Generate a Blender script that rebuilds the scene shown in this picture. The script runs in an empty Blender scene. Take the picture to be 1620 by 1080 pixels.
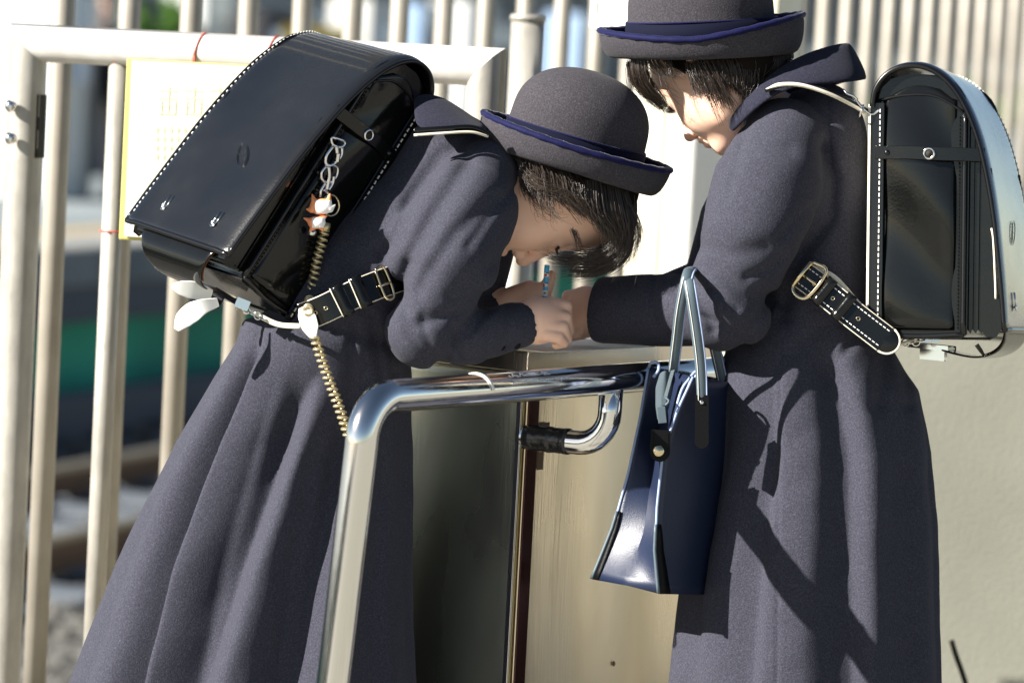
import bpy, bmesh, math, random
import numpy as np
import openvdb
from mathutils import Vector, Matrix
random.seed(7); rng = np.random.default_rng(11)
sc = bpy.context.scene
COL = sc.collection

# ------------------------------------------------------------------ camera, world, sun
FPX, DIST = 5882.0, 5.0            # focal length in pixels of the 1620 px wide photograph, focus distance
S = DIST / FPX                     # metres per pixel at the focus distance
CAM = np.array([0.0, 0.0, 1.2])
PITCH, ROLL = math.radians(4.33), math.radians(3.0)
F_ = np.array([0, math.cos(PITCH), -math.sin(PITCH)])
u0 = np.array([0, math.sin(PITCH), math.cos(PITCH)]); r0 = np.array([1.0, 0, 0])
R_ = math.cos(ROLL) * r0 + math.sin(ROLL) * u0
U_ = math.cos(ROLL) * u0 - math.sin(ROLL) * r0
cd = bpy.data.cameras.new("camera"); cam = bpy.data.objects.new("camera", cd); COL.objects.link(cam)
cd.sensor_width = 36.0; cd.lens = FPX / 1620 * 36.0; cd.clip_start = 0.05; cd.clip_end = 2000
cam.matrix_world = Matrix(((R_[0], U_[0], -F_[0], CAM[0]), (R_[1], U_[1], -F_[1], CAM[1]), (R_[2], U_[2], -F_[2], CAM[2]), (0, 0, 0, 1)))
cd.dof.use_dof = True; cd.dof.focus_distance = 4.98; cd.dof.aperture_fstop = 4.0; cd.dof.aperture_blades = 8
sc.camera = cam

SUN_TO = np.array([-0.80, -0.33, 0.50]); SUN_TO /= np.linalg.norm(SUN_TO)
w = bpy.data.worlds.new("World"); sc.world = w; w.use_nodes = True
nt = w.node_tree; sky = nt.nodes.new("ShaderNodeTexSky"); sky.sky_type = 'NISHITA'; sky.sun_disc = False
sky.sun_elevation = math.asin(SUN_TO[2]); sky.sun_rotation = math.atan2(SUN_TO[0], SUN_TO[1])
sky.air_density = 0.65; sky.dust_density = 0.3
tint = nt.nodes.new('ShaderNodeMixRGB'); tint.blend_type = 'MULTIPLY'; tint.inputs[0].default_value = 1.0; tint.inputs[2].default_value = (1.0, 0.93, 0.82, 1)
nt.links.new(sky.outputs[0], tint.inputs[1]); nt.links.new(tint.outputs[0], nt.nodes['Background'].inputs[0]); nt.nodes['Background'].inputs[1].default_value = 0.05
sd = bpy.data.lights.new("sun", 'SUN'); sd.energy = 5.0; sd.angle = math.radians(0.5); sd.color = (1.0, 0.95, 0.87)
sun = bpy.data.objects.new("sun", sd); COL.objects.link(sun)
sun.rotation_euler = Vector(-SUN_TO).to_track_quat('-Z', 'Y').to_euler(); sun.location = (-3, -3, 5)
vs = sc.view_settings; vs.view_transform = 'Standard'; vs.look = 'None'; vs.gamma = 1; vs.use_curve_mapping = False
vs.exposure = 1.55
try:
    sc.cycles.max_bounces = 8
except Exception: pass

# ------------------------------------------------------------------ frames
# "K": camera-aligned rigid frame, one unit = one photograph pixel at the focus distance: x right, y up, z away
def K(px, py, z=0.0):
    k = (DIST + z * S) / DIST
    return np.array([(px - 810) * k, (540 - py) * k, z], float)
def KL(pts): return np.array([K(*p) for p in pts])
def K2W(P):
    P = np.atleast_2d(np.asarray(P, float))
    return CAM + S * (P[:, :1] * R_ + P[:, 1:2] * U_) + (DIST + S * P[:, 2:3]) * F_
def at(px, py, depth):
    return CAM + depth * (F_ + (px - 810) / FPX * R_ + (540 - py) / FPX * U_)
def atz(px, py, z):               # where the ray meets the height z
    d = F_ + (px - 810) / FPX * R_ + (540 - py) / FPX * U_
    return CAM + d * ((z - CAM[2]) / d[2])
def nrm(v): v = np.asarray(v, float); return v / np.linalg.norm(v)

# ------------------------------------------------------------------ materials
def mat(name, col, rough=0.5, metal=0.0, **kw):
    m = bpy.data.materials.new(name); m.use_nodes = True
    b = m.node_tree.nodes['Principled BSDF']
    b.inputs['Base Color'].default_value = (*col, 1); b.inputs['Roughness'].default_value = rough; b.inputs['Metallic'].default_value = metal
    for k, v in kw.items():
        b.inputs[k.replace('_', ' ')].default_value = v
    return m
def N(m, t): return m.node_tree.nodes.new(t)
def coords(m, scale=(1, 1, 1)):
    tc = N(m, 'ShaderNodeTexCoord'); mp = N(m, 'ShaderNodeMapping'); mp.inputs['Scale'].default_value = scale
    m.node_tree.links.new(tc.outputs['Object'], mp.inputs['Vector']); return mp.outputs['Vector']
def noise(m, scale, detail=3, rough=0.5, sc3=(1, 1, 1)):
    n = N(m, 'ShaderNodeTexNoise'); n.inputs['Scale'].default_value = scale; n.inputs['Detail'].default_value = detail; n.inputs['Roughness'].default_value = rough
    m.node_tree.links.new(coords(m, sc3), n.inputs['Vector']); return n.outputs['Fac']
def ramp(m, fac, stops):
    r = N(m, 'ShaderNodeValToRGB'); e = r.color_ramp.elements
    while len(e) < len(stops): e.new(0.5)
    for i, (p, c) in enumerate(stops):
        e[i].position = p; e[i].color = (*c, 1) if len(c) == 3 else c
    m.node_tree.links.new(fac, r.inputs[0]); return r.outputs[0]
def B(m): return m.node_tree.nodes['Principled BSDF']
def L(m, a, b): m.node_tree.links.new(a, b)
def colnoise(m, scale, c0, c1, detail=3, lo=0.35, hi=0.65, sc3=(1, 1, 1)):
    L(m, ramp(m, noise(m, scale, detail, 0.5, sc3), [(lo, c0), (hi, c1)]), B(m).inputs['Base Color'])
def roughnoise(m, scale, a, b, detail=3, sc3=(1, 1, 1)):
    L(m, ramp(m, noise(m, scale, detail, 0.5, sc3), [(0.3, (a,) * 3), (0.7, (b,) * 3)]), B(m).inputs['Roughness'])
def bump(m, specs, dist=0.001):
    prev = None
    for scale, strength, detail, sc3 in specs:
        b = N(m, 'ShaderNodeBump'); b.inputs['Strength'].default_value = strength; b.inputs['Distance'].default_value = dist
        L(m, noise(m, scale, detail, 0.5, sc3), b.inputs['Height'])
        if prev: L(m, prev, b.inputs['Normal'])
        prev = b.outputs['Normal']
    L(m, prev, B(m).inputs['Normal'])
O3 = (1, 1, 1)
M = {}
def wool(name, c, sheen=0.04):
    m = mat(name, c, 0.95, 0, Sheen_Weight=sheen, Sheen_Roughness=0.45, Specular_IOR_Level=0.06)
    c = np.array(c)
    # woven speckle of lighter and darker fibres
    L(m, ramp(m, noise(m, 430, 4, 0.7), [(0.28, tuple(c * 0.6)), (0.50, tuple(c * 0.95)), (0.66, tuple(c * 1.4)), (0.78, tuple(c * 2.2 + 0.006))]), B(m).inputs['Base Color'])
    bump(m, [(650, 0.5, 3, O3), (60, 0.12, 3, O3)], 0.0012)
    return m
M['coat'] = wool('navy_wool', (0.042, 0.043, 0.058))
M['collar'] = wool('coat_wool_in_shadow', (0.020, 0.021, 0.034), 0.05)  # the coat's own wool, darkened for the shadow it lies in
M['felt'] = wool('hat_felt', (0.046, 0.043, 0.050))
M['velvet'] = mat('blue_velvet', (0.006, 0.007, 0.042), 0.7, 0, Specular_IOR_Level=0.12, Sheen_Weight=0.15, Sheen_Roughness=0.3); bump(M['velvet'], [(500, 0.6, 3, O3)])
M['ribbon'] = mat('navy_velvet_band', (0.004, 0.005, 0.016), 0.8, 0, Specular_IOR_Level=0.08, Sheen_Weight=0.03)
M['skin'] = mat('skin', (0.62, 0.40, 0.29), 0.5, 0, Subsurface_Weight=0.3, Subsurface_Radius=(0.012, 0.005, 0.003), Subsurface_Scale=0.5)
colnoise(M['skin'], 30, (0.84, 0.55, 0.41), (0.78, 0.49, 0.36)); bump(M['skin'], [(900, 0.12, 2, O3), (150, 0.08, 3, O3)], 0.0006)
M['nail'] = mat('nail', (0.72, 0.45, 0.38), 0.25)
M['lip'] = mat('lip', (0.5, 0.2, 0.17), 0.4)
M['hair'] = mat('hair', (0.028, 0.018, 0.012), 0.36, 0, Specular_IOR_Level=0.7)
M['haircap'] = mat('hair_roots', (0.010, 0.007, 0.005), 0.85, 0, Specular_IOR_Level=0.1)
M['leather'] = mat('black_leather', (0.004, 0.0043, 0.004), 0.2, 0, Coat_Weight=0.25, Coat_Roughness=0.06, Specular_IOR_Level=0.28)
roughnoise(M['leather'], 14, 0.06, 0.2, 5); bump(M['leather'], [(300, 0.04, 3, O3), (12, 0.22, 3, O3)], 0.005)
M['leather_worn'] = mat('worn_leather_flap', (0.012, 0.013, 0.014), 0.3, 0, Coat_Weight=0.9, Coat_Roughness=0.09, Coat_IOR=1.5, Specular_IOR_Level=0.4)
roughnoise(M['leather_worn'], 9, 0.12, 0.32, 6); bump(M['leather_worn'], [(380, 0.10, 3, O3), (7, 0.10, 3, O3)], 0.004)
colnoise(M['leather_worn'], 6, (0.005, 0.0055, 0.006), (0.010, 0.010, 0.010), 7, 0.3, 0.75)
M['leather_edge'] = mat('leather_piping', (0.004, 0.004, 0.0045), 0.25, 0, Coat_Weight=0.4, Specular_IOR_Level=0.3)
M['cream'] = mat('cream_lining', (0.72, 0.66, 0.52), 0.6); colnoise(M['cream'], 80, (0.62, 0.56, 0.42), (0.78, 0.73, 0.6))
M['lit_inside'] = mat('orange_lit_leather', (0.30, 0.12, 0.05), 0.7)  # brown tone stands for orange light on the closing tab's inside
M['thread'] = mat('white_thread', (0.8, 0.78, 0.72), 0.7)
M['blackthread'] = mat('dark_thread', (0.006, 0.006, 0.006), 0.9, 0, Specular_IOR_Level=0.1)
M['chrome'] = mat('chrome', (0.78, 0.78, 0.77), 0.09, 1.0); roughnoise(M['chrome'], 60, 0.06, 0.16, 4)
bump(M['chrome'], [(18, 0.03, 2, O3)], 0.003)
M['satin'] = mat('satin_steel_tube', (0.74, 0.73, 0.70), 0.12, 1.0); roughnoise(M['satin'], 40, 0.06, 0.16, 5, (1, 1, 0.15)); bump(M['satin'], [(28, 0.04, 2, O3)], 0.002)
M['gold'] = mat('gold_plastic_coil', (0.62, 0.52, 0.30), 0.2, 0.7)
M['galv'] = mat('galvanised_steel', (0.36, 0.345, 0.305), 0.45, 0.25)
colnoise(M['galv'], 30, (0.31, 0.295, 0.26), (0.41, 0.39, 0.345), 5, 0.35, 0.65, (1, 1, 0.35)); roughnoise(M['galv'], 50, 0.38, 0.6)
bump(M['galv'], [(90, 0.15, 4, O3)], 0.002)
M['galv_sunlit'] = mat('sunlit_galvanised_rail', (0.66, 0.64, 0.60), 0.4, 0.2); colnoise(M['galv_sunlit'], 30, (0.60, 0.58, 0.54), (0.70, 0.68, 0.64), 5)  # same steel as the posts, lightened to stand in for full sun
M['cream_paint'] = mat('cream_fence_paint', (0.34, 0.31, 0.26), 0.5, 0.15); colnoise(M['cream_paint'], 9, (0.28, 0.255, 0.21), (0.36, 0.33, 0.28), 5)
M['slot'] = mat('dark_slot', (0.02, 0.018, 0.012), 0.9)
def steel_plate(name, c0, c1, rough=(0.22, 0.42)):
    m = mat(name, c0, 0.3, 1.0)
    colnoise(m, 7, c0, c1, 6, 0.3, 0.7, (1, 1, 0.3)); roughnoise(m, 6, rough[0], rough[1], 3, (1, 1, 0.4))
    bump(m, [(260, 0.08, 3, (1, 1, 0.05)), (3, 0.02, 1, O3)], 0.003)
    return m
M['plate'] = steel_plate('brushed_steel', (0.82, 0.70, 0.50), (0.99, 0.88, 0.70), (0.22, 0.42))  # tan reflection put into the colour of the right face
M['plate_left'] = steel_plate('brushed_steel_left', (0.74, 0.76, 0.60), (0.92, 0.93, 0.78), (0.22, 0.42))  # same steel, tinted apart for what the left face reflects
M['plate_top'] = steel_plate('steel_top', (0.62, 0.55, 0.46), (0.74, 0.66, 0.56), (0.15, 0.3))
M['trimred'] = mat('dark_corner_strip', (0.10, 0.045, 0.04), 0.15, 0.8)
M['tape'] = mat('black_tape', (0.02, 0.02, 0.02), 0.2); bump(M['tape'], [(60, 0.6, 3, (1, 1, 1))], 0.004)
M['stain'] = mat('brown_residue', (0.12, 0.075, 0.04), 0.7)
M['handbag'] = mat('navy_coated_canvas', (0.010, 0.017, 0.044), 0.4, 0, Specular_IOR_Level=0.5); bump(M['handbag'], [(700, 0.2, 2, O3), (25, 0.15, 3, O3)], 0.002)
M['bagpipe'] = mat('pale_blue_piping', (0.28, 0.36, 0.55), 0.5)
M['handle'] = mat('slate_leather_handle', (0.07, 0.10, 0.12), 0.5); bump(M['handle'], [(300, 0.2, 3, O3)])
M['blackleather2'] = mat('black_tab_leather', (0.004, 0.004, 0.0045), 0.45, 0, Specular_IOR_Level=0.14); bump(M['blackleather2'], [(400, 0.3, 3, O3)])
M['zip'] = mat('zip_tape', (0.045, 0.065, 0.08), 0.85)
M['brass'] = mat('brass', (0.75, 0.62, 0.40), 0.15, 1.0)
M['nickel'] = mat('nickel', (0.80, 0.79, 0.77), 0.12, 1.0)
M['paper'] = mat('paper', (0.84, 0.83, 0.77), 0.8)
M['yellow'] = mat('yellow_board', (0.62, 0.56, 0.16), 0.6)
M['paleyellow'] = mat('pale_yellow_print', (0.70, 0.69, 0.52), 0.7)
M['creamboard'] = mat('cream_board', (0.70, 0.66, 0.52), 0.6); colnoise(M['creamboard'], 5, (0.66, 0.61, 0.46), (0.75, 0.71, 0.58), 4)
M['whiteplastic'] = mat('white_plastic', (0.85, 0.85, 0.80), 0.4)
M['redtie'] = mat('red_wire', (0.7, 0.10, 0.06), 0.5)
M['orange'] = mat('orange_charm', (0.85, 0.30, 0.12), 0.35)
M['charmwhite'] = mat('white_charm', (0.9, 0.86, 0.82), 0.4)
M['blue'] = mat('sky_blue_pencil', (0.07, 0.42, 0.72), 0.3)
M['red'] = mat('red_print', (0.65, 0.05, 0.04), 0.4)
M['black'] = mat('black_print', (0.01, 0.01, 0.01), 0.4)
M['concrete'] = mat('concrete', (0.15, 0.15, 0.125), 0.85)
colnoise(M['concrete'], 3.0, (0.128, 0.13, 0.105), (0.158, 0.158, 0.13), 6); bump(M['concrete'], [(120, 0.3, 4, O3)], 0.004)
M['ground'] = mat('platform_concrete', (0.28, 0.27, 0.23), 0.9); colnoise(M['ground'], 4, (0.23, 0.22, 0.185), (0.32, 0.305, 0.26), 6)
M['ballast'] = mat('ballast', (0.16, 0.155, 0.14), 0.95); colnoise(M['ballast'], 9, (0.04, 0.04, 0.038), (0.17, 0.165, 0.15), 5, 0.35, 0.62); bump(M['ballast'], [(14, 1.0, 4, O3)], 0.05)
M['rail'] = mat('rusty_rail', (0.15, 0.09, 0.05), 0.6, 0.3)
M['railtop'] = mat('rail_top', (0.40, 0.35, 0.26), 0.35, 0.8)
M['green'] = mat('green_wall', (0.015, 0.3, 0.18), 0.7); colnoise(M['green'], 0.8, (0.015, 0.30, 0.19), (0.03, 0.48, 0.30), 3)
M['darkslab'] = mat('dark_slab', (0.085, 0.10, 0.12), 0.8)
M['asphalt'] = mat('asphalt', (0.16, 0.19, 0.2), 0.9); colnoise(M['asphalt'], 1, (0.14, 0.17, 0.18), (0.22, 0.25, 0.26), 4)
M['tan'] = mat('tactile_tan', (0.42, 0.30, 0.14), 0.8)
M['shrub'] = mat('leaves', (0.06, 0.16, 0.02), 0.6); colnoise(M['shrub'], 3, (0.03, 0.11, 0.012), (0.12, 0.24, 0.03), 3)
M['yellowflat'] = mat('yellow_panel', (0.65, 0.42, 0.03), 0.6)
M['bluewin'] = mat('pale_blue_glass', (0.30, 0.42, 0.60), 0.15, 0.0, Specular_IOR_Level=1.0)
M['bgwhite'] = mat('pale_wall', (0.55, 0.56, 0.55), 0.8)
M['bggrey'] = mat('grey_wall', (0.24, 0.24, 0.23), 0.8); colnoise(M['bggrey'], 0.5, (0.18, 0.18, 0.17), (0.30, 0.29, 0.27), 3)
M['dark'] = mat('dark_cloth', (0.012, 0.013, 0.018), 0.8)
M['darkskin'] = mat('skin_far', (0.45, 0.28, 0.22), 0.6)
M['wood'] = mat('brown_wood', (0.10, 0.06, 0.03), 0.8)
M['mottle'] = mat('mottled_post', (0.25, 0.18, 0.06), 0.8); colnoise(M['mottle'], 60, (0.05, 0.035, 0.02), (0.5, 0.33, 0.05), 4)

# ------------------------------------------------------------------ object helpers
def tag(o, label=None, cat=None, group=None, kind=None):
    if label: o['label'] = label
    if cat: o['category'] = cat
    if group: o['group'] = group
    if kind: o['kind'] = kind
    return o
def root(name, loc, label, cat, group=None):
    o = bpy.data.objects.new(name, None); COL.objects.link(o); o.location = Vector([float(v) for v in loc]); o.empty_display_size = 0.05
    return tag(o, label, cat, group)
def world_loc(o):
    p = Vector(o.location)
    while o.parent: o = o.parent; p = p + o.location
    return np.array(p)
def link(name, V, Fs, m, parent=None, frame='K', smooth=True, origin=None, bevel=0, solid=0, subsurf=0, autosmooth=None, mats=None, fmat=None):
    V = np.asarray(V, float)
    if frame == 'K': V = K2W(V)
    if parent is None:
        if origin is None:
            c = V.mean(0); c[2] = V[:, 2].min()
            origin = c
        origin = np.asarray(origin, float)
        base = origin
    else:
        base = world_loc(parent)
    me = bpy.data.meshes.new(name)
    if isinstance(Fs, np.ndarray):
        n, kk = Fs.shape
        me.vertices.add(len(V)); me.vertices.foreach_set('co', (V - base).astype(np.float32).ravel())
        me.loops.add(n * kk); me.loops.foreach_set('vertex_index', Fs.astype(np.int32).ravel())
        me.polygons.add(n); me.polygons.foreach_set('loop_start', np.arange(0, n * kk, kk, dtype=np.int32))
        me.update(calc_edges=True); me.validate()
    else:
        me.from_pydata([tuple(v) for v in (V - base)], [], [tuple(int(i) for i in f) for f in Fs]); me.update()
    o = bpy.data.objects.new(name, me); COL.objects.link(o)
    for mm in (mats or [m]): me.materials.append(mm)
    if fmat is not None: me.polygons.foreach_set('material_index', np.asarray(fmat, np.int32))
    if smooth: me.polygons.foreach_set('use_smooth', np.ones(len(me.polygons), bool))
    if parent is None: o.location = Vector(origin)
    else: o.parent = parent
    if solid:
        md = o.modifiers.new('s', 'SOLIDIFY'); md.thickness = solid; md.offset = 0
    if bevel:
        md = o.modifiers.new('b', 'BEVEL'); md.width = bevel; md.segments = 3; md.limit_method = 'ANGLE'; md.angle_limit = math.radians(35)
    if subsurf:
        md = o.modifiers.new('ss', 'SUBSURF'); md.levels = md.render_levels = subsurf
    if autosmooth:
        try: me.set_sharp_from_angle(angle=math.radians(autosmooth))
        except Exception: pass
    return o
class MB:
    def __init__(s): s.V = []; s.F = []; s.n = 0; s.m = []
    def add(s, V, Fs, mi=0):
        V = np.asarray(V, float); s.V.append(V)
        for f in Fs: s.F.append([int(i) + s.n for i in f]); s.m.append(mi)
        s.n += len(V); return s
    def link(s, name, m, parent=None, **kw):
        if kw.get('mats'): kw['fmat'] = s.m
        return link(name, np.vstack(s.V), s.F, m, parent, **kw)
def spline(pts, n):
    P = np.asarray(pts, float); 
    if len(P) == 2:
        t = np.linspace(0, 1, n)[:, None]; return P[0] * (1 - t) + P[1] * t
    E = np.vstack([2 * P[0] - P[1], P, 2 * P[-1] - P[-2]]); out = []
    m = len(P) - 1
    for t in np.linspace(0, m, n):
        i = min(int(t), m - 1); u = t - i; a, b, c, d = E[i:i + 4]
        out.append(0.5 * (2 * b + (c - a) * u + (2 * a - 5 * b + 4 * c - d) * u * u + (-a + 3 * b - 3 * c + d) * u ** 3))
    return np.array(out)
def tube(path, r, n=14, cap=True, flat=None, up=None):
    P = np.asarray(path, float); m = len(P); r = np.broadcast_to(np.asarray(r, float), (m,))
    T = np.gradient(P, axis=0); T /= np.linalg.norm(T, axis=1)[:, None] + 1e-12
    a = np.array(up, float) if up is not None else (np.array([0, 0, 1.0]) if abs(T[0][2]) < 0.9 else np.array([1.0, 0, 0]))
    V = []; Nn = np.cross(np.cross(T[0], a), T[0]); Nn /= np.linalg.norm(Nn)
    for i in range(m):
        Nn = Nn - T[i] * np.dot(Nn, T[i]); Nn /= np.linalg.norm(Nn); Bn = np.cross(T[i], Nn)
        for k in range(n):
            th = 2 * math.pi * k / n; fx, fy = (1, 1) if flat is None else flat
            V.append(P[i] + r[i] * (math.cos(th) * fx * Nn + math.sin(th) * fy * Bn))
    Fs = [(i * n + k, i * n + (k + 1) % n, (i + 1) * n + (k + 1) % n, (i + 1) * n + k) for i in range(m - 1) for k in range(n)]
    if cap:
        Fs.append(tuple(range(n - 1, -1, -1))); Fs.append(tuple((m - 1) * n + k for k in range(n)))
    return np.array(V), Fs
def ribbon(path, wdir, width, thick):
    """a strap: rectangular section swept along a path; wdir = direction(s) of its width"""
    P = np.asarray(path, float); m = len(P); W = np.broadcast_to(np.asarray(wdir, float), (m, 3)); width = np.broadcast_to(np.asarray(width, float), (m,))
    T = np.gradient(P, axis=0); V = []
    for i in range(m):
        t = T[i] / np.linalg.norm(T[i]); wd = W[i] - t * np.dot(W[i], t); wd /= np.linalg.norm(wd); nn = np.cross(t, wd)
        h = width[i] / 2
        for a, b in ((-h, -thick / 2), (h, -thick / 2), (h, thick / 2), (-h, thick / 2)): V.append(P[i] + a * wd + b * nn)
    Fs = [(i * 4 + k, i * 4 + (k + 1) % 4, (i + 1) * 4 + (k + 1) % 4, (i + 1) * 4 + k) for i in range(m - 1) for k in range(4)]
    Fs += [(3, 2, 1, 0), tuple((m - 1) * 4 + k for k in range(4))]
    return np.array(V), Fs
def obox(c, ax, ay, az, sx, sy, sz):
    """oriented box, centre c, unit axes, half sizes"""
    V = [np.asarray(c) + i * sx * np.asarray(ax) + j * sy * np.asarray(ay) + k * sz * np.asarray(az) for i in (-1, 1) for j in (-1, 1) for k in (-1, 1)]
    return np.array(V), [(0, 1, 3, 2), (4, 6, 7, 5), (0, 4, 5, 1), (2, 3, 7, 6), (0, 2, 6, 4), (1, 5, 7, 3)]
X3, Y3, Z3 = np.eye(3)
def wbox(x0, x1, y0, y1, z0, z1):
    return obox(((x0 + x1) / 2, (y0 + y1) / 2, (z0 + z1) / 2), X3, Y3, Z3, (x1 - x0) / 2, (y1 - y0) / 2, (z1 - z0) / 2)
def sphere(c, r, n=12, axes=None, ax=None):
    V = []; Fs = []; r = np.broadcast_to(np.asarray(r, float), (3,)); A = np.eye(3) if ax is None else np.asarray(ax)
    for i in range(n + 1):
        for k in range(2 * n):
            th = math.pi * i / n; ph = math.pi * k / n
            v = np.array([math.sin(th) * math.cos(ph), math.sin(th) * math.sin(ph), math.cos(th)]) * r
            V.append(np.asarray(c) + v @ A)
    for i in range(n):
        for k in range(2 * n):
            Fs.append((i * 2 * n + k, i * 2 * n + (k + 1) % (2 * n), (i + 1) * 2 * n + (k + 1) % (2 * n), (i + 1) * 2 * n + k))
    return np.array(V), Fs
def torus(c, ax, ay, R, r, n=24, k=8):
    t = np.linspace(0, 2 * math.pi, n + 1)
    return tube([np.asarray(c) + R * (math.cos(a) * np.asarray(ax) + math.sin(a) * np.asarray(ay)) for a in t], r, k, cap=False, up=np.cross(ax, ay))
def grid_faces(nu, nv, closed=False):
    return [(i * nv + k, i * nv + (k + 1) % nv, (i + 1) * nv + (k + 1) % nv, (i + 1) * nv + k) for i in range(nu - 1) for k in range(nv if closed else nv - 1)]

# ------------------------------------------------------------------ signed distance sculpting
def sdf_mesh(fn, lo, hi, h, newton=2):
    lo = np.asarray(lo, float); hi = np.asarray(hi, float); c = 5
    n = (np.ceil((hi - lo) / (h * c)).astype(int)) * c + 1
    nb = (n - 1) // c
    g = [lo[i] + h * c * (np.arange(nb[i]) + 0.5) for i in range(3)]
    G = np.stack(np.meshgrid(*g, indexing='ij'), -1).reshape(-1, 3)
    d = fn(G).reshape(nb)
    A = np.empty(n, np.float32)
    big = np.repeat(np.repeat(np.repeat(d, c, 0), c, 1), c, 2)
    A[:n[0] - 1, :n[1] - 1, :n[2] - 1] = np.sign(big) * 3 * h
    A[-1] = 3 * h; A[:, -1] = 3 * h; A[:, :, -1] = 3 * h
    act = np.argwhere(np.abs(d) < h * c * 1.9)
    o = np.stack(np.meshgrid(np.arange(c), np.arange(c), np.arange(c), indexing='ij'), -1).reshape(-1, 3)
    idx = (act[:, None, :] * c + o[None]).reshape(-1, 3)
    for s0 in range(0, len(idx), 400000):
        I = idx[s0:s0 + 400000]
        A[I[:, 0], I[:, 1], I[:, 2]] = np.clip(fn(lo + I * h), -3 * h, 3 * h)
    gr = openvdb.FloatGrid(); gr.background = 3 * h; gr.copyFromArray(A)
    P, Q = gr.convertToQuads(0.0)
    P = lo + P.astype(float) * h
    for _ in range(newton):
        e = h * 0.4; d0 = fn(P)
        gx = np.stack([fn(P + e * ax) - fn(P - e * ax) for ax in np.eye(3)], 1) / (2 * e)
        gl = (gx ** 2).sum(1) + 0.05
        P = P - np.clip(d0 / gl, -h, h)[:, None] * gx
    return P, Q[:, ::-1].copy()
def smin(a, b, k):
    h = np.clip(0.5 + 0.5 * (b - a) / k, 0, 1); return b * (1 - h) + a * h - k * h * (1 - h)
def smax(a, b, k): return -smin(-a, -b, k)
def chain(P, pts, rs):
    d = None
    for i in range(len(pts) - 1):
        a = pts[i]; ab = pts[i + 1] - a; pa = P - a
        t = np.clip(pa @ ab / (ab @ ab), 0, 1)
        q = np.linalg.norm(pa - t[:, None] * ab, axis=1) - (rs[i] + t * (rs[i + 1] - rs[i]))
        d = q if d is None else np.minimum(d, q)
    return d
def ell(P, c, r, A=None):
    q = P - c
    if A is not None: q = q @ np.asarray(A).T
    r = np.asarray(r, float); k0 = np.linalg.norm(q / r, axis=1); k1 = np.linalg.norm(q / (r * r), axis=1) + 1e-9
    return k0 * (k0 - 1) / k1
def seg2d(P, line):
    """distance in the x-y plane to a polyline"""
    d = None
    for a, b in zip(line[:-1], line[1:]):
        a = a[:2]; ab = b[:2] - a; pa = P[:, :2] - a; t = np.clip(pa @ ab / (ab @ ab), 0, 1)
        q = np.linalg.norm(pa - t[:, None] * ab, axis=1); d = q if d is None else np.minimum(d, q)
    return d
def wav(P, seed, freq):
    r = np.random.default_rng(seed); v = np.zeros(len(P))
    for i in range(6):
        k = r.normal(size=3); k /= np.linalg.norm(k); f = freq * (1 + 0.6 * r.random()); v += np.sin(P @ k * f + r.random() * 6.28)
    return v / 6
# ------------------------------------------------------------------ the setting
TD = nrm((0.34, 0.94, 0)); ND = nrm((-0.94, 0.34, 0))      # along the railway, across it
def pq(p, q, z=0.0): return ND * p + TD * q + np.array([0, 0, z])
def sheet(name, p0, p1, q0, q1, z, m, thick=None):
    v, f = obox(pq((p0 + p1) / 2, (q0 + q1) / 2, z - (thick or 0.02) / 2), ND, TD, Z3, (p1 - p0) / 2, (q1 - q0) / 2, (thick or 0.02) / 2)
    return tag(link(name, v, f, m, None, 'W', smooth=False), kind='structure')
sheet('platform', -60, 2.85, -30, 130, 0.0, M['ground'], 1.2)
sheet('ground', -400, 400, -400, 400, -1.24, M['ballast'])
# stones of the track bed that can be told apart
bm_v = MB()
ico_v, ico_f = sphere((0, 0, 0), 1, 3)
for i in range(3600):
    p = 5.6 + 5.0 * rng.random(); q = 12 + 14 * rng.random(); s_ = 0.02 + 0.03 * rng.random()
    a = rng.normal(size=(3, 3)); qm, _ = np.linalg.qr(a)
    bm_v.add((ico_v * np.array([s_, s_ * 0.7, s_ * 0.6])) @ qm + pq(p, q, -1.215), ico_f)
tag(bm_v.link('ballast', M['ballast'], None, frame='W', smooth=False), 'grey crushed stone bedding the railway track beyond the bars', None, None, 'stuff')
for p in (7.5, 8.72):
    mb = MB()
    v, f = obox(pq(p, 30, -1.16), ND, TD, Z3, 0.06, 45, 0.015); mb.add(v, f, 0)
    v, f = obox(pq(p, 30, -1.10), ND, TD, Z3, 0.012, 45, 0.045); mb.add(v, f, 0)
    v, f = obox(pq(p, 30, -1.04), ND, TD, Z3, 0.033, 45, 0.015); mb.add(v, f, 1)
    o = mb.link('railway_rail', None, None, frame='W', smooth=False, mats=[M['rail'], M['railtop']])
    tag(o, 'rusty steel rail nearer to the fence' if p < 8 else 'rusty steel rail nearer to the far platform', 'rail', 'rails of the railway track')
for i in range(26):
    q = 13 + i * 0.65
    v, f = obox(pq(8.1, q, -1.20), ND, TD, Z3, 1.1, 0.11, 0.03)
    tag(link('sleeper', v, f, M['darkslab'], None, 'W', smooth=False, bevel=0.01), 'dark sleeper lying under the two rusty rails', 'sleeper', 'sleepers under the rails')
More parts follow.
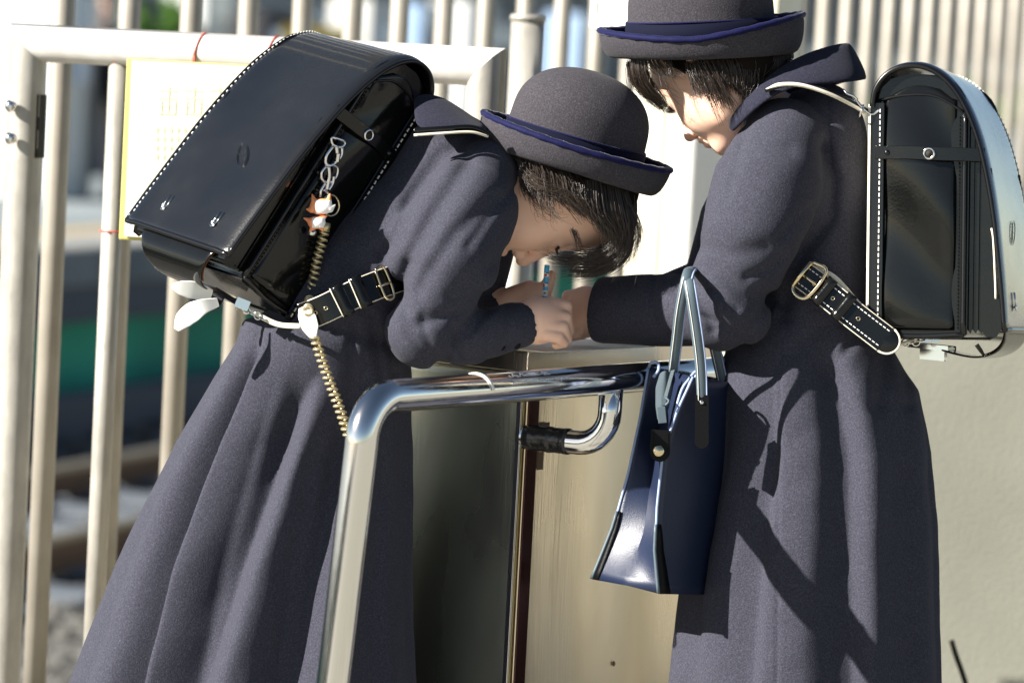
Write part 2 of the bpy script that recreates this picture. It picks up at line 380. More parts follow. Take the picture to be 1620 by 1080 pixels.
# platform across the tracks
fp = MB()
v, f = obox(pq(31.0, 50, -0.27), ND, TD, Z3, 20.3, 70, 0.12); fp.add(v, f, 0)
v, f = obox(pq(31.2, 50, -0.80), ND, TD, Z3, 20.2, 70, 0.409); fp.add(v, f, 1)
v, f = obox(pq(10.96, 50, -0.147), ND, TD, Z3, 0.2, 70, 0.004); fp.add(v, f, 2)
v, f = obox(pq(11.65, 50, -0.147), ND, TD, Z3, 0.16, 70, 0.004); fp.add(v, f, 3)
v, f = obox(pq(10.9, 50, -0.50), ND, TD, Z3, 0.16, 70, 0.135); fp.add(v, f, 4)  # dark band: platform overhang with its shadow put into the colour
tag(fp.link('platform', None, None, frame='W', smooth=False, mats=[M['asphalt'], M['green'], M['bggrey'], M['tan'], M['darkslab']]), kind='structure')
sheet('trackside_wall', 10.1, 10.3, -20, 120, -0.98, M['darkslab'], 0.24)
# far background: things on and behind the far platform
def bbox(px0, px1, zb, zt, p, m, name, label, cat, group=None, thick=0.5, extra=None):
    """a block at distance p across the tracks whose sides stand at the columns px0, px1"""
    qs = []
    for px in (px0, px1):
        d = (px - 810) / FPX; # ray x = d*y, solve ND.(x,y)=p
        y = p / (ND[0] * d + ND[1]); qs.append(TD[0] * d * y + TD[1] * y)
    q0, q1 = qs; c = pq(p + thick / 2, (q0 + q1) / 2, (zb + zt) / 2)
    r = root(name, [c[0], c[1], zb], label, cat, group)
    v, f = obox(c, ND, TD, Z3, thick / 2, (q1 - q0) / 2, (zt - zb) / 2)
    link('body', v, f, m, r, 'W', smooth=False, bevel=0.02)
    for (nm, fa, fb, za, zc, mm) in (extra or []):
        qa = q0 + (q1 - q0) * fa; qb = q0 + (q1 - q0) * fb; za_, zc_ = zb + (zt - zb) * za, zb + (zt - zb) * zc
        v, f = obox(pq(p - 0.02, (qa + qb) / 2, (za_ + zc_) / 2), ND, TD, Z3, 0.024, abs(qb - qa) / 2, (zc_ - za_) / 2); link(nm, v, f, mm, r, 'W', smooth=False)
    return r
bbox(60, 118, -0.15, 2.6, 14.0, M['bgwhite'], 'kiosk', 'pale kiosk on the far platform, seen between the two leftmost bars', 'kiosk', None, 0.8, [('window', 0.55, 0.92, 0.35, 0.62, M['bluewin']), ('panel', 0.1, 0.45, 0.45, 0.72, M['whiteplastic'])])
bbox(118, 132, -0.15, 2.2, 14.0, M['bggrey'], 'pillar', 'grey roof pillar just behind the dark waiting figure', 'pillar', None, 0.3, [('notice', 0.2, 0.8, 0.55, 0.7, M['whiteplastic'])])
bbox(100, 320, -0.15, 0.9, 16.5, M['darkslab'], 'bench', 'dark bench across the tracks behind the waiting figure', 'bench', None, 0.4, [('slat', 0.02, 0.98, 0.55, 0.72, M['bggrey'])])
bbox(-40, 1700, -0.15, 6.5, 33, M['bggrey'], 'station_building', 'long grey station building far beyond the far platform', 'building', None, 4,
     [('window', a, a + 0.035, 0.24, 0.33, M['bluewin']) for a in np.linspace(0.02, 0.94, 17)] + [('awning', 0.0, 1.0, 0.34, 0.36, M['bgwhite'])])
for i, (a, b, zb, zt, p, mm, nm, lb, ct) in enumerate([
    (120, 172, 0.9, 2.2, 18, 'yellowflat', 'sign_panel', 'yellow sign panel seen above the left end of the white rail', 'sign'),
    (300, 340, 1.2, 2.3, 20, 'bgwhite', 'sign_panel', 'pale sign panel just right of the green hedge', 'sign'),
    (488, 545, 0.2, 1.5, 19, 'yellowflat', 'vending_machine', 'orange yellow machine seen above the middle of the white rail', 'machine'),
    (395, 470, -0.1, 1.7, 21, 'dark', 'vending_machine', 'black machine between the hedge and the yellow machine', 'machine'),
    (560, 612, -0.15, 1.9, 19, 'bgwhite', 'vending_machine', 'white machine with a blue front beside the yellow machine', 'machine'),
    (640, 690, -0.15, 1.9, 19, 'bluewin', 'vending_machine', 'pale blue machine with dark lower half above the rail', 'machine'),
    (716, 760, -0.15, 2.0, 19, 'bgwhite', 'vending_machine', 'white machine nearest to the capped steel post', 'machine'),
    (890, 930, -0.15, 2.0, 20, 'bluewin', 'vending_machine', 'pale blue machine between the post and the white box', 'machine')]):
    bbox(a, b, zb, zt, p, M[mm], nm, lb, ct, 'things standing on the far platform', 0.6, [('front', 0.15, 0.85, 0.45, 0.85, M['bluewin' if mm != 'bluewin' else 'bgwhite']), ('base_panel', 0.1, 0.9, 0.06, 0.3, M['dark'])] if 'machine' in nm else [('board', 0.1, 0.9, 0.3, 0.8, M['whiteplastic'])])
# shrubs beyond the platform
def shrub(c, R, n, label, group):
    r = root('shrub', (c[0], c[1], c[2]), label, 'shrub', group)
    V, Fs = [], []
    for i in range(n):
        d = rng.normal(size=3); d /= np.linalg.norm(d); p = c + np.array([0, 0, R[2]]) + d * np.array(R) * (0.5 + 0.5 * rng.random() ** 0.5) * (1 + 0.15 * math.sin(5 * d[0] + 3 * d[2]))
        a = rng.normal(size=3); a /= np.linalg.norm(a); b = np.cross(a, rng.normal(size=3)); b /= np.linalg.norm(b); s_ = 0.05 + 0.05 * rng.random()
        k = len(V); V += [p - a * s_, p + b * s_ * 0.5, p + a * s_, p - b * s_ * 0.5]; Fs.append((k, k + 1, k + 2, k + 3))
    link('foliage', V, Fs, M['shrub'], r, 'W', smooth=False)
    v, f = tube([c, c + np.array([0.02, 0, R[2]])], [0.05, 0.03], 8); link('trunk', v, f, M['wood'], r, 'W')
def ray_p(px, p):
    d = (px - 810) / FPX; y = p / (ND[0] * d + ND[1]); return np.array([d * y, y, 0.0])
for px, p, R, lb in ((205, 17, (0.4, 0.4, 0.85), 'bright green shrub seen above the left end of the white rail'), (262, 17, (0.45, 0.45, 0.88), 'bright green shrub beside the first one above the white rail'),
                     (1300, 24, (0.5, 0.8, 0.6), 'low green shrub left of the right satchel'), (1400, 24, (0.6, 0.9, 0.6), 'low green shrub above the right satchel'), (1520, 24, (0.6, 0.9, 0.7), 'yellowish green shrub right of the right satchel'), (1590, 24, (0.7, 0.9, 0.6), 'green shrub at the right edge of the view')):
    c = ray_p(px, p); c[2] = -0.15; shrub(c, R, 1500, lb, 'shrubs beyond the far platform')
# a figure in dark clothes across the tracks
fc = ray_p(142, 14.2); fc[2] = -0.15
fr = root('person', fc, 'figure in dark clothes waiting on the far platform, out of focus', 'person')
def wk(P): return np.array([fc + np.array(p) for p in P])
def far_body(P):
    g = lambda *a: fc + np.array(a)
    d = chain(P, [g(0, 0, 0.95), g(0, 0, 1.2), g(0, 0, 1.38)], [0.15, 0.17, 0.12]); d = smin(d, chain(P, [g(0, 0, 1.38), g(0, 0, 1.5)], [0.06, 0.06]), 0.04)
    d = smin(d, ell(P, g(0, 0, 1.62), (0.085, 0.10, 0.125)), 0.03); d = smin(d, ell(P, g(0.02, -0.1, 1.6), (0.015, 0.02, 0.03)), 0.02)
    for s_ in (-1, 1):
        d = smin(d, chain(P, [g(s_ * 0.17, 0, 1.38), g(s_ * 0.25, 0, 1.1), g(s_ * 0.12, -0.2, 0.98)], [0.065, 0.05, 0.035]), 0.04)
        d = smin(d, chain(P, [g(s_ * 0.09, 0, 0.92), g(s_ * 0.1, -0.02, 0.5), g(s_ * 0.1, 0, 0.08)], [0.1, 0.07, 0.045]), 0.04)
        d = smin(d, chain(P, [g(s_ * 0.1, 0.02, 0.05), g(s_ * 0.11, -0.16, 0.04)], [0.05, 0.04]), 0.03)
    return d
P, Q = sdf_mesh(far_body, fc + (-0.4, -0.35, -0.05), fc + (0.4, 0.3, 1.85), 0.022)
o = link('body', P, Q, None, fr, 'W', mats=[M['dark'], M['darkskin']])
zc = P[Q].mean(1); o.data.polygons.foreach_set('material_index', ((zc[:, 2] > fc[2] + 1.48) & (zc[:, 1] < fc[1] + 0.02)).astype(np.int32))
v, f = sphere(fc + (0, 0.02, 1.68), (0.1, 0.11, 0.1), 8); link('hair', v, f, M['hair'], fr, 'W')

# ------------------------------------------------------------------ tall bar fence running away along the platform edge
f0p, f0q, fd = 2.70, 5.30, 0.238
fence = root('bar_fence', pq(f0p, f0q, 0), 'tall fence of round cream metal bars running away along the platform edge', 'fence')
fbars = list(range(0, 34))
for i in fbars:
    q = f0q + fd * i
    r_ = 0.0185
    v, f = tube([pq(f0p, q, 0.0), pq(f0p, q, 1.0), pq(f0p, q, 2.3)], r_, 18); link('bar', v, f, M['cream_paint'], fence, 'W')
qa, qb = f0q + fd * fbars[0] - 0.1, f0q + fd * fbars[-1] + 0.1
v, f = obox(pq(f0p, (qa + qb) / 2, 2.32), ND, TD, Z3, 0.025, (qb - qa) / 2, 0.03); link('top_rail', v, f, M['cream_paint'], fence, 'W', smooth=False, bevel=0.006)
v, f = obox(pq(f0p, (qa + qb) / 2, 0.06), ND, TD, Z3, 0.04, (qb - qa) / 2, 0.06); link('base_kerb', v, f, M['concrete'], fence, 'W', smooth=False, bevel=0.006)

# low barrier of thick tube in front of it, mitred corners
A0 = at(45, 66, 5.66); A1 = at(770, 108, 5.46); zt = 0.5 * (A0[2] + A1[2]); A0[2] = A1[2] = zt
dB = nrm(A1 - A0); barrier = root('tube_barrier', [A0[0], A0[1], 0], 'low barrier of thick galvanised tube with mitred corners and a white sunlit top rail', 'barrier')
def mitre_tube(p0, p1, r, m0=None, m1=None, n=28):
    ax = nrm(p1 - p0); a = nrm(np.cross(ax, [0.2, 0.9, 0.1])); b = np.cross(ax, a); V = []
    for p, mn in ((p0, m0), (p1, m1)):
        for k in range(n):
            o = r * (math.cos(2 * math.pi * k / n) * a + math.sin(2 * math.pi * k / n) * b); q = p + o
            if mn is not None: q = q - ax * (np.dot(q - p, mn) / np.dot(ax, mn))
            V.append(q)
    Fs = [(k, (k + 1) % n, n + (k + 1) % n, n + k) for k in range(n)] + [tuple(range(n)), tuple(range(2 * n - 1, n - 1, -1))]
    return np.array(V), Fs
rB = 0.0285
mA = nrm(dB + Z3); mBn = nrm(dB - Z3)
v, f = mitre_tube(A0, A1, rB, mA, mBn); link('top_rail', v, f, M['galv_sunlit'], barrier, 'W', autosmooth=50)
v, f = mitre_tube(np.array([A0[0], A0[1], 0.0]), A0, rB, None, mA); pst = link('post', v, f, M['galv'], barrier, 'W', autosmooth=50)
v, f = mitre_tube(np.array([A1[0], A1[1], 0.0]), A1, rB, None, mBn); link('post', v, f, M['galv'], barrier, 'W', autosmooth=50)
for py in (168, 219):
    b = at(17, py, 5.632); 
    v, f = sphere(b, (0.0095, 0.008, 0.0095), 8); link('bolt', v, f, M['nickel'], pst, 'W')
# narrow plate with a dark slot beside the left post
v, f = obox(at(63, 200, 5.66), dB, nrm(np.cross(dB, Z3)), Z3, 0.0035, 0.012, 0.048); link('latch_plate', v, f, M['slot'], barrier, 'W', smooth=False)
# a vertical bar of the barrier, the one the wires are tied to
PB = A0 + dB * (np.linalg.norm(A1 - A0) * 0.205); v, f = tube([[PB[0], PB[1], 0], [PB[0], PB[1], 0.6], [PB[0], PB[1], zt - rB * 0.6]], 0.0155, 18); link('bar', v, f, M['galv'], barrier, 'W')
for py, dp in ((98, 5.55), (370, 5.55)):
    c = np.array([PB[0], PB[1], at(190, py, 5.57)[2]]); v, f = torus(c, X3, Y3, 0.0178, 0.0012, 24, 6); tag(link('wire_tie', v, f, M['redtie'], None, 'W'), 'red wire tie on the barrier bar at the notice’s ' + ('top' if py < 200 else 'bottom') + ' corner', 'wire tie', 'red wire ties')
for px, py in ((337, 78), (455, 80)):
    c = A0 + dB * (np.linalg.norm(A1 - A0) * (px - 45) / 725.0 * 0.96); nn = nrm(np.cross(dB, Z3))
    mbx = MB(); v, f = torus(c, nn, nrm(Z3 + 0.22 * dB), rB + 0.0015, 0.0013, 32, 6); mbx.add(v, f)
    v, f = tube(spline([c - nn * -0.03 - Z3 * 0.005, c + nn * 0.031 - Z3 * 0.032, c + nn * 0.024 - Z3 * 0.047 - dB * 0.003], 8), 0.0011, 6); mbx.add(v, f)
    tag(mbx.link('wire_tie', M['redtie'], None, frame='W'), 'red wire tie twisted round the white top rail' + (', left of the satchel' if px < 400 else ', just above the satchel'), 'wire tie', 'red wire ties')
# notice board hung on the barrier
def board(pA, pB, y0, y1, off, name):
    pass
PN0 = at(205, 95, 5.52); dN = nrm((0.965, -0.05, 0)); nn = nrm((-0.05, -0.965, 0))
def bp(px, py, off):          # point on the vertical plane of the barrier, off towards the camera
    d = F_ + (px - 810) / FPX * R_ + (540 - py) / FPX * U_; n_ = nn; p0 = PN0 + nn * off
    return CAM + d * (np.dot(p0 - CAM, n_) / np.dot(d, n_))
nb = root('notice_board', bp(205, 380, 0.0), 'white notice on a yellow edged board tied to the barrier behind the left satchel', 'notice')
def rectp(x0, x1, y0, y1, off, th, name, m, parent, bev=0):
    a, b = bp(x0, y0, off), bp(x1, y1, off); c = (a + b) / 2; wd = abs(np.dot(b - a, dN)) / 2; hd = abs(a[2] - b[2]) / 2
    v, f = obox(c, dN, nn, Z3, wd, th / 2, hd); return link(name, v, f, m, parent, 'W', smooth=False, bevel=bev)
rectp(201, 540, 93, 398, 0.020, 0.004, 'backing', M['yellow'], nb, 0.002)
rectp(209, 536, 96, 392, 0.0245, 0.002, 'sheet', M['paper'], nb)
rectp(229, 528, 116, 374, 0.0262, 0.0006, 'printed_panel', M['paleyellow'], nb)
glyph = MB()
def gbox(x0, x1, y0, y1):
    a, b = bp(x0, y0, 0.0268), bp(x1, y1, 0.0268); v, f = obox((a + b) / 2, dN, nn, Z3, max(abs(np.dot(b - a, dN)) / 2, 0.0006), 0.0003, max(abs(a[2] - b[2]) / 2, 0.0006)); glyph.add(v, f)
for gx in (252, 292, 332):
    gbox(gx, gx + 28, 143, 145); gbox(gx, gx + 28, 155, 157); gbox(gx + 13, gx + 15, 138, 180); gbox(gx + 2, gx + 4, 160, 182); gbox(gx + 24, gx + 26, 160, 182); gbox(gx + 2, gx + 26, 180, 182); gbox(gx, gx + 12, 168, 170)
for r_i in range(4):
    for gx in range(245, 330, 11): gbox(gx, gx + 7, 205 + r_i * 14, 206.4 + r_i * 14); gbox(gx + 3, gx + 4.2, 202 + r_i * 14, 211 + r_i * 14)
pf = mat('blown_out_print', (0.69, 0.678, 0.505), 0.7); glyph.link('blown_out_print', pf, nb, frame='W', smooth=False)  # print kept pale: sun glare on the sheet is put into its colour

# capped steel post
pp = at(836, 30, 6.25); post = root('steel_post', [pp[0], pp[1], 0], 'thick galvanised steel post with a flat cap behind the left girl’s hat', 'post')
v, f = tube([[pp[0], pp[1], z] for z in (0, 0.6, pp[2])], 0.0285, 28); link('tube', v, f, M['galv'], post, 'W')
v, f = tube([[pp[0], pp[1], z] for z in (pp[2] - 0.004, pp[2] + 0.004, pp[2] + 0.007)], [0.031, 0.031, 0.027], 28); link('cap', v, f, M['galv'], post, 'W')
# cream panel cabinet behind the hats, with a white box and a sheet on it
bx = at(1120, 120, 6.85); cab = root('equipment_cabinet', [bx[0], bx[1], 0], 'tall cream equipment cabinet standing behind the two hats', 'cabinet')
dC = nrm((0.97, -0.22, 0)); nC = nrm((-0.22, -0.97, 0)); q0 = at(1003, 120, 6.75)
def cbox(s0, s1, z0, z1, n0, n1, name, m, bev=0.0, parent=cab):
    c = np.array([q0[0], q0[1], 0]) + dC * (s0 + s1) / 2 + nC * (n0 + n1) / 2 + Z3 * (z0 + z1) / 2
    v, f = obox(c, dC, nC, Z3, (s1 - s0) / 2, (n1 - n0) / 2, (z1 - z0) / 2); return link(name, v, f, m, parent, 'W', smooth=False, bevel=bev)
cbox(0, 0.26, 0, 1.36, -0.28, 0, 'housing', M['creamboard'], 0.008)
cbox(0.012, 0.248, 0.05, 1.18, 0.0, 0.006, 'door', M['creamboard'], 0.002)
cbox(0.045, 0.062, 0.80, 1.15, 0.006, 0.0085, 'hinge_strip', M['creamboard'], 0.001)
cbox(0.073, 0.235, 0.70, 1.105, 0.006, 0.0085, 'white_sheet', M['paper'])
cbox(-0.02, -0.006, 1.08, 1.14, -0.05, -0.02, 'white_tag', M['whiteplastic'], 0.001)
wb = root('intercom_box', at(975, 48, 6.02), 'small white box with a lid seam at the top beside the right hat', 'box')
c = at(978, 14, 6.05); v, f = obox(c, dC, nC, Z3, 0.040, 0.03, 0.036); link('case', v, f, M['whiteplastic'], wb, 'W', smooth=False, bevel=0.003)
v, f = obox(c + nC * 0.031 + Z3 * 0.021, dC, nC, Z3, 0.038, 0.0015, 0.0012); link('seam', v, f, M['bggrey'], wb, 'W', smooth=False)
v, f = obox(c + nC * 0.0305 - dC * 0.029, dC, nC, Z3, 0.0008, 0.0012, 0.009); link('latch', v, f, M['bggrey'], wb, 'W', smooth=False)
# low concrete wall on the right
w0 = at(1150, 500, 6.57); w1 = at(1800, 530, 6.33); zt_ = w0[2]; dW = nrm(np.array([w1[0] - w0[0], w1[1] - w0[1], 0]))
nW = nrm(np.cross(dW, Z3)); nW = nW if nW[1] < 0 else -nW; LW = 1.3
lw = root('low_wall', [w0[0], w0[1], 0], 'low plain grey concrete wall at the right below the satchel', 'wall')
c = np.array([w0[0], w0[1], zt_ / 2]) + dW * LW / 2 - nW * 0.08; v, f = obox(c, dW, nW, Z3, LW / 2, 0.08, zt_ / 2); link('wall', v, f, M['concrete'], lw, 'W', smooth=False, bevel=0.006)
c = c + Z3 * (zt_ / 2 + 0.012); v, f = obox(c, dW, nW, Z3, LW / 2 + 0.004, 0.09, 0.012); link('coping', v, f, M['concrete'], lw, 'W', smooth=False, bevel=0.004)
cr = np.array([at(1505, 1012, 6.12), at(1512, 1035, 6.12), at(1530, 1090, 6.12), at(1545, 1180, 6.12)]); v, f = tube(spline(cr, 16), 0.0045, 8)
tag(link('cable', v, f, M['slot'], None, 'W'), 'thin dark cable slanting down in front of the low wall, right of the coat hem', 'cable')

# ------------------------------------------------------------------ steel stand the girls write on
C0 = at(834, 554, 5.075); HS = C0[2]
dR = nrm((0.6, 0.8, 0)); dLf = nrm((-0.8, 0.6, 0)); nR = nrm((0.8, -0.6, 0)); nL = -dR
LR, LL = 0.46, 0.36
st = root('steel_stand', [C0[0], C0[1], 0], 'waist high stand of brushed steel sheet with a dark reddish corner strip', 'stand')
base = np.array([C0[0], C0[1], 0.0])
def sbox(a0, a1, b0, b1, z0, z1, name, m, bev=0.0, parent=st):
    """a along the right face, b along the left face, measured from the near corner"""
    c = base + dR * (a0 + a1) / 2 + dLf * (b0 + b1) / 2 + Z3 * (z0 + z1) / 2
    v, f = obox(c, dR, dLf, Z3, (a1 - a0) / 2, (b1 - b0) / 2, (z1 - z0) / 2); return link(name, v, f, m, parent, 'W', smooth=False, bevel=bev)
def plate(axd, other, length, z0, z1, name, seedv):
    """a slightly dented sheet: a fine grid with shallow real dents"""
    nu, nv = 40, 80; V = []
    out = nR if axd is dR else nL
    for i in range(nu):
        for j in range(nv):
            s_ = length * i / (nu - 1); z = z0 + (z1 - z0) * j / (nv - 1)
            ed = min(1, 6 * min(i / (nu - 1), 1 - i / (nu - 1))) * min(1, 8 * min(j / (nv - 1), 1 - j / (nv - 1)))
            d = 0.0022 * ed * (math.sin(9 * s_ + seedv) * math.sin(5.5 * z + seedv * 2) + 0.4 * math.sin(17 * s_ + 8 * z))
            V.append(base + axd * s_ + Z3 * z + out * (0.004 + d))
    return link(name, np.array(V), grid_faces(nu, nv), M['plate' if axd is dR else 'plate_left'], st, 'W', solid=0.002)
sbox(0.0, LR, 0.0, LL, 0.0, HS - 0.032, 'core', M['plate'])
plate(dR, dLf, LR, 0.0, HS - 0.034, 'right_panel', 0.7)
plate(dLf, dR, LL, 0.0, HS - 0.034, 'left_panel', 2.1)
sbox(-0.008, LR + 0.006, -0.008, LL + 0.006, HS - 0.03, HS, 'top_slab', M['plate_top'], 0.0025)
# corner angle strip: a bright edge on the left face and a dark reddish strip on the right face
c = base + dR * 0.012 + nR * 0.0072 + Z3 * (HS - 0.034) / 2; v, f = obox(c, dR, nR, Z3, 0.012, 0.0012, (HS - 0.036) / 2); link('corner_strip', v, f, M['trimred'], st, 'W', smooth=False, bevel=0.0006)
c = base + dLf * 0.003 + nL * 0.0072 + Z3 * (HS - 0.034) / 2; v, f = obox(c, dLf, nL, Z3, 0.004, 0.0012, (HS - 0.036) / 2); link('edge_strip', v, f, M['nickel'], st, 'W', smooth=False, bevel=0.0006)
for (a0, a1, z0, z1) in ((0.026, 0.045, HS - 0.066, HS - 0.040), (0.028, 0.050, HS - 0.135, HS - 0.100), (0.026, 0.040, HS - 0.165, HS - 0.14)):
    c = base + dR * (a0 + a1) / 2 + nR * 0.0078 + Z3 * (z0 + z1) / 2; v, f = obox(c, dR, nR, Z3, (a1 - a0) / 2, 0.0003, (z1 - z0) / 2); link('glue_stain', v, f, M['stain'], st, 'W', smooth=False)
c = base + dR * 0.235 + nR * 0.0075 + Z3 * 0.352; v, f = sphere(c, (0.0025, 0.001, 0.004), 6); link('rust_spot', v, f, M['stain'], st, 'W')
# paper under the hands
pa = K2W(K(905, 545, 110))[0]; pa[2] = HS + 0.0008
v, f = obox(pa + dR * 0.07 + dLf * 0.10, dR, dLf, Z3, 0.13, 0.10, 0.0005); tag(link('paper_sheet', v, f, M['paper'], None, 'W', smooth=False), 'white paper sheet lying on the stand under the girls’ hands', 'paper')

# ------------------------------------------------------------------ chrome handrail in front
h0 = at(575, 640, 4.56); h1 = at(1030, 586, 5.10); zr = 0.5 * (h0[2] + h1[2]); dH = nrm(np.array([h1[0] - h0[0], h1[1] - h0[1], 0]))
hp = np.array([h0[0], h0[1], zr]); hr = root('handrail', [h0[0], h0[1], 0], 'bent chrome handrail in front of the steel stand', 'handrail')
rad = 0.0205; cr_ = 0.055; pts = [hp * [1, 1, 0] + Z3 * z - R_ * 0.05 * (1 - z / (zr - cr_)) for z in np.linspace(0, zr - cr_, 14)]
for a in np.linspace(0, math.pi / 2, 12)[1:]: pts.append(hp + dH * cr_ * (1 - math.cos(a)) + Z3 * (-cr_ + cr_ * math.sin(a)))
far = hp + dH * 0.95
pts += [hp + dH * (cr_ + (0.95 - cr_) * t) for t in np.linspace(0, 1, 16)[1:]]
v, f = tube(pts, rad, 36); V_ = v
link('rail', v, f, M['satin'], hr, 'W')
v, f = tube([far + dH * 0, far - dH * 0.0 - Z3 * zr * 0.5, far - Z3 * zr], rad, 24)
link('leg', v, f, M['satin'], hr, 'W')
# bracket: drops from the rail, curves back to the corner of the stand, black tape on it
k0 = hp + dH * (np.linalg.norm(at(968, 600, 5.02)[:2] - h0[:2])) ; k0[2] = zr - rad * 0.6
k3 = base + nR * 0.0 + Z3 * (at(838, 692, 5.08)[2]) + dR * 0.004; ax = k3 - k0; kh = nrm(ax * [1, 1, 0]); hl = np.linalg.norm(ax[:2]); dz = k0[2] - k3[2]
bp_ = [k0, k0 - Z3 * (dz - 0.045)]
for a in np.linspace(0, math.pi / 2, 9)[1:]: bp_.append(k0 - Z3 * (dz - 0.045) + kh * 0.045 * (1 - math.cos(a)) - Z3 * 0.045 * math.sin(a))
bp_ += [k3 * 1.0 - kh * (hl - 0.045) * (1 - t) for t in (0.33, 0.66, 1.0)]
bp_ = np.array(bp_); v, f = tube(bp_, 0.0165, 24); bk = link('bracket', v, f, M['chrome'], hr, 'W')
q = np.linspace(0, 1, 26); tp0 = k3 - kh * 0.070; v, f = tube([tp0 + (k3 - kh * 0.003 - tp0) * t for t in q], 0.0176 + 0.0004 * np.sin(q * 17) + 0.0003 * np.sin(q * 31), 24); link('tape', v, f, M['tape'], bk, 'W')
# clear label wrapped on the rail with raised marks, and the end of a white tie
lab = MB(); s0 = np.linalg.norm(at(800, 600, 4.8)[:2] - h0[:2]); sN = nrm(np.cross(dH, Z3)); sN = sN if sN[1] < 0 else -sN
for row, a0_ in ((0, 0.95), (1, 0.45)):
    for i in range(26 if row else 18):
        s_ = s0 + i * 0.0052; 
        for k in range(3):
            if rng.random() < 0.75:
                a = a0_ + (k - 1) * 0.085; nrm_ = sN * math.cos(a) + Z3 * math.sin(a); tt = sN * -math.sin(a) + Z3 * math.cos(a)
                c = hp + dH * (s_ + 0.0008 * rng.normal()) + nrm_ * (rad + 0.0004)
                if rng.random() < 0.5: v, f = obox(c, dH, nrm_, tt, 0.0016, 0.0005, 0.0005)
                else: v, f = obox(c, dH, nrm_, tt, 0.0005, 0.0005, 0.0011)
                lab.add(v, f)
lab.link('raised_lettering', M['nickel'], hr, frame='W', smooth=False)
s1 = np.linalg.norm(at(765, 605, 4.76)[:2] - h0[:2]); c = hp + dH * s1; t = np.linspace(0.05, 2.0, 14)
v, f = ribbon([c + (sN * math.cos(a) + Z3 * math.sin(a)) * (rad + 0.0012) - dH * 0.012 * (a / 2) for a in t], dH, 0.0045, 0.0012)
tag(link('cable_tie', v, f, M['whiteplastic'], None, 'W'), 'white plastic tie round the chrome handrail left of the raised lettering', 'cable tie')
# ------------------------------------------------------------------ people
def frame(ef, eu):
    ef = nrm(ef); eu = np.asarray(eu, float); eu = nrm(eu - ef * np.dot(eu, ef)); el = np.cross(eu, ef)
    if el[2] > 0: el = -el            # towards the camera
    return eu, ef, el                 # rows: up, front, lateral (near side)
def head_sdf(P, H, A, sc_=1.0, stretch=1.0):
    q = (P - H) @ np.asarray(A).T / sc_; q[:, 0] = np.where(q[:, 0] < -15, -15 + (q[:, 0] + 15) / stretch, q[:, 0])
    qs = q.copy(); qs[:, 2] = np.abs(qs[:, 2])
    d = ell(q, np.array([28., -8, 0]), (92, 100, 80))
    d = smin(d, ell(q, np.array([-42., 28, 0]), (74, 60, 60)), 30)
    d = smin(d, ell(q, np.array([22., 40, 0]), (60, 52, 62)), 24)              # forehead
    d = smin(d, ell(qs, np.array([-46., 50, 30]), (34, 30, 28)), 20)           # cheeks
    d = smin(d, ell(q, np.array([-106., 60, 0]), (17, 20, 22)), 22)             # chin
    d = smin(d, ell(qs, np.array([-72., 4, 42]), (26, 34, 16)), 22)            # jaw angle
    d = smax(d, -ell(qs, np.array([-4., 97, 31]), (13, 13, 21)), 12)           # eye sockets
    d = smin(d, ell(qs, np.array([-9., 75, 31]), (13, 14, 18)), 5)             # closed lids
    d = smax(d, -(np.abs(q[:, 0] + 14) * 0.6 + np.maximum(0, np.abs(qs[:, 2] - 31) - 13) * 2 + np.maximum(0, 84 - q[:, 1]) * 0.8 - 1.0), 1.5)
    d = smin(d, chain(q, [np.array([2., 84, 0]), np.array([-22., 93, 0]), np.array([-38., 99, 0]), np.array([-53., 104, 0])], [5, 6, 7.5, 9]), 10)
    d = smin(d, ell(qs, np.array([-57., 93, 9]), (8, 9, 7)), 6)
    d = smax(d, -ell(qs, np.array([-64., 97, 7]), (5, 5, 4)), 2)           # nostrils
    d = smin(d, ell(q, np.array([-76., 82, 0]), (6.5, 12, 20)), 5)             # lips
    d = smin(d, ell(q, np.array([-87., 80, 0]), (6.5, 11, 17)), 5)
    d = smax(d, -(np.abs(q[:, 0] + 81.5) * 0.8 + np.maximum(0, qs[:, 2] - 20) * 2 + np.maximum(0, 88 - q[:, 1]) * 0.8 - 1.2), 2)
    e = ell(qs, np.array([-14., -12, 80]), (27, 16, 9)); e = smax(e, -ell(qs, np.array([-12., -10, 90]), (18, 9, 7)), 3)
    d = smin(d, e, 4)                                                          # ears
    return d * sc_
def make_mesh(name, fn, lo, hi, h, m, parent, cols=None, **kw):
    P, Q = sdf_mesh(fn, lo, hi, h)
    return link(name, P, Q, m, parent, **kw)

def lerp_tab(x, tab):
    tab = np.asarray(tab, float); return [np.interp(x, tab[:, 0], tab[:, i]) for i in range(1, tab.shape[1])]
def skirt(P, tab, folds, seed, top, ampk=1.0):
    """tab rows: py, cx, rx, cz, rz. folds: (angle deg, width deg, depth, py where it starts)"""
    py = 540 - P[:, 1]
    cx, rx, cz, rz = lerp_tab(py, tab)
    dx = P[:, 0] - (cx - 810); dz = P[:, 2] - cz
    q = np.sqrt((dx / rx) ** 2 + (dz / rz) ** 2) + 1e-6; r = np.sqrt(dx * dx + dz * dz)
    d = r - r / q
    th = np.degrees(np.arctan2(dx / rx, -dz / rz))
    for ang, wd, dep, st, *dr in folds:
        a0 = ang + (dr[0] * (py - st) / 500 if dr else 0)
        dd = (th - a0 + 180) % 360 - 180
        g = np.clip((py - st) / 160, 0, 1)
        ww = np.where(dd < 0, wd * 1.9, wd * 0.62)
        d = d + dep * g * np.exp(-(dd / ww) ** 2)
    d = d + 2.2 * ampk * np.sin(np.radians(th) * 7 + 1.7 * np.sin(py / 160 + seed) + seed) * np.clip((py - top) / 200, 0, 1)
    return smax(d * 0.93, top - py, 14)
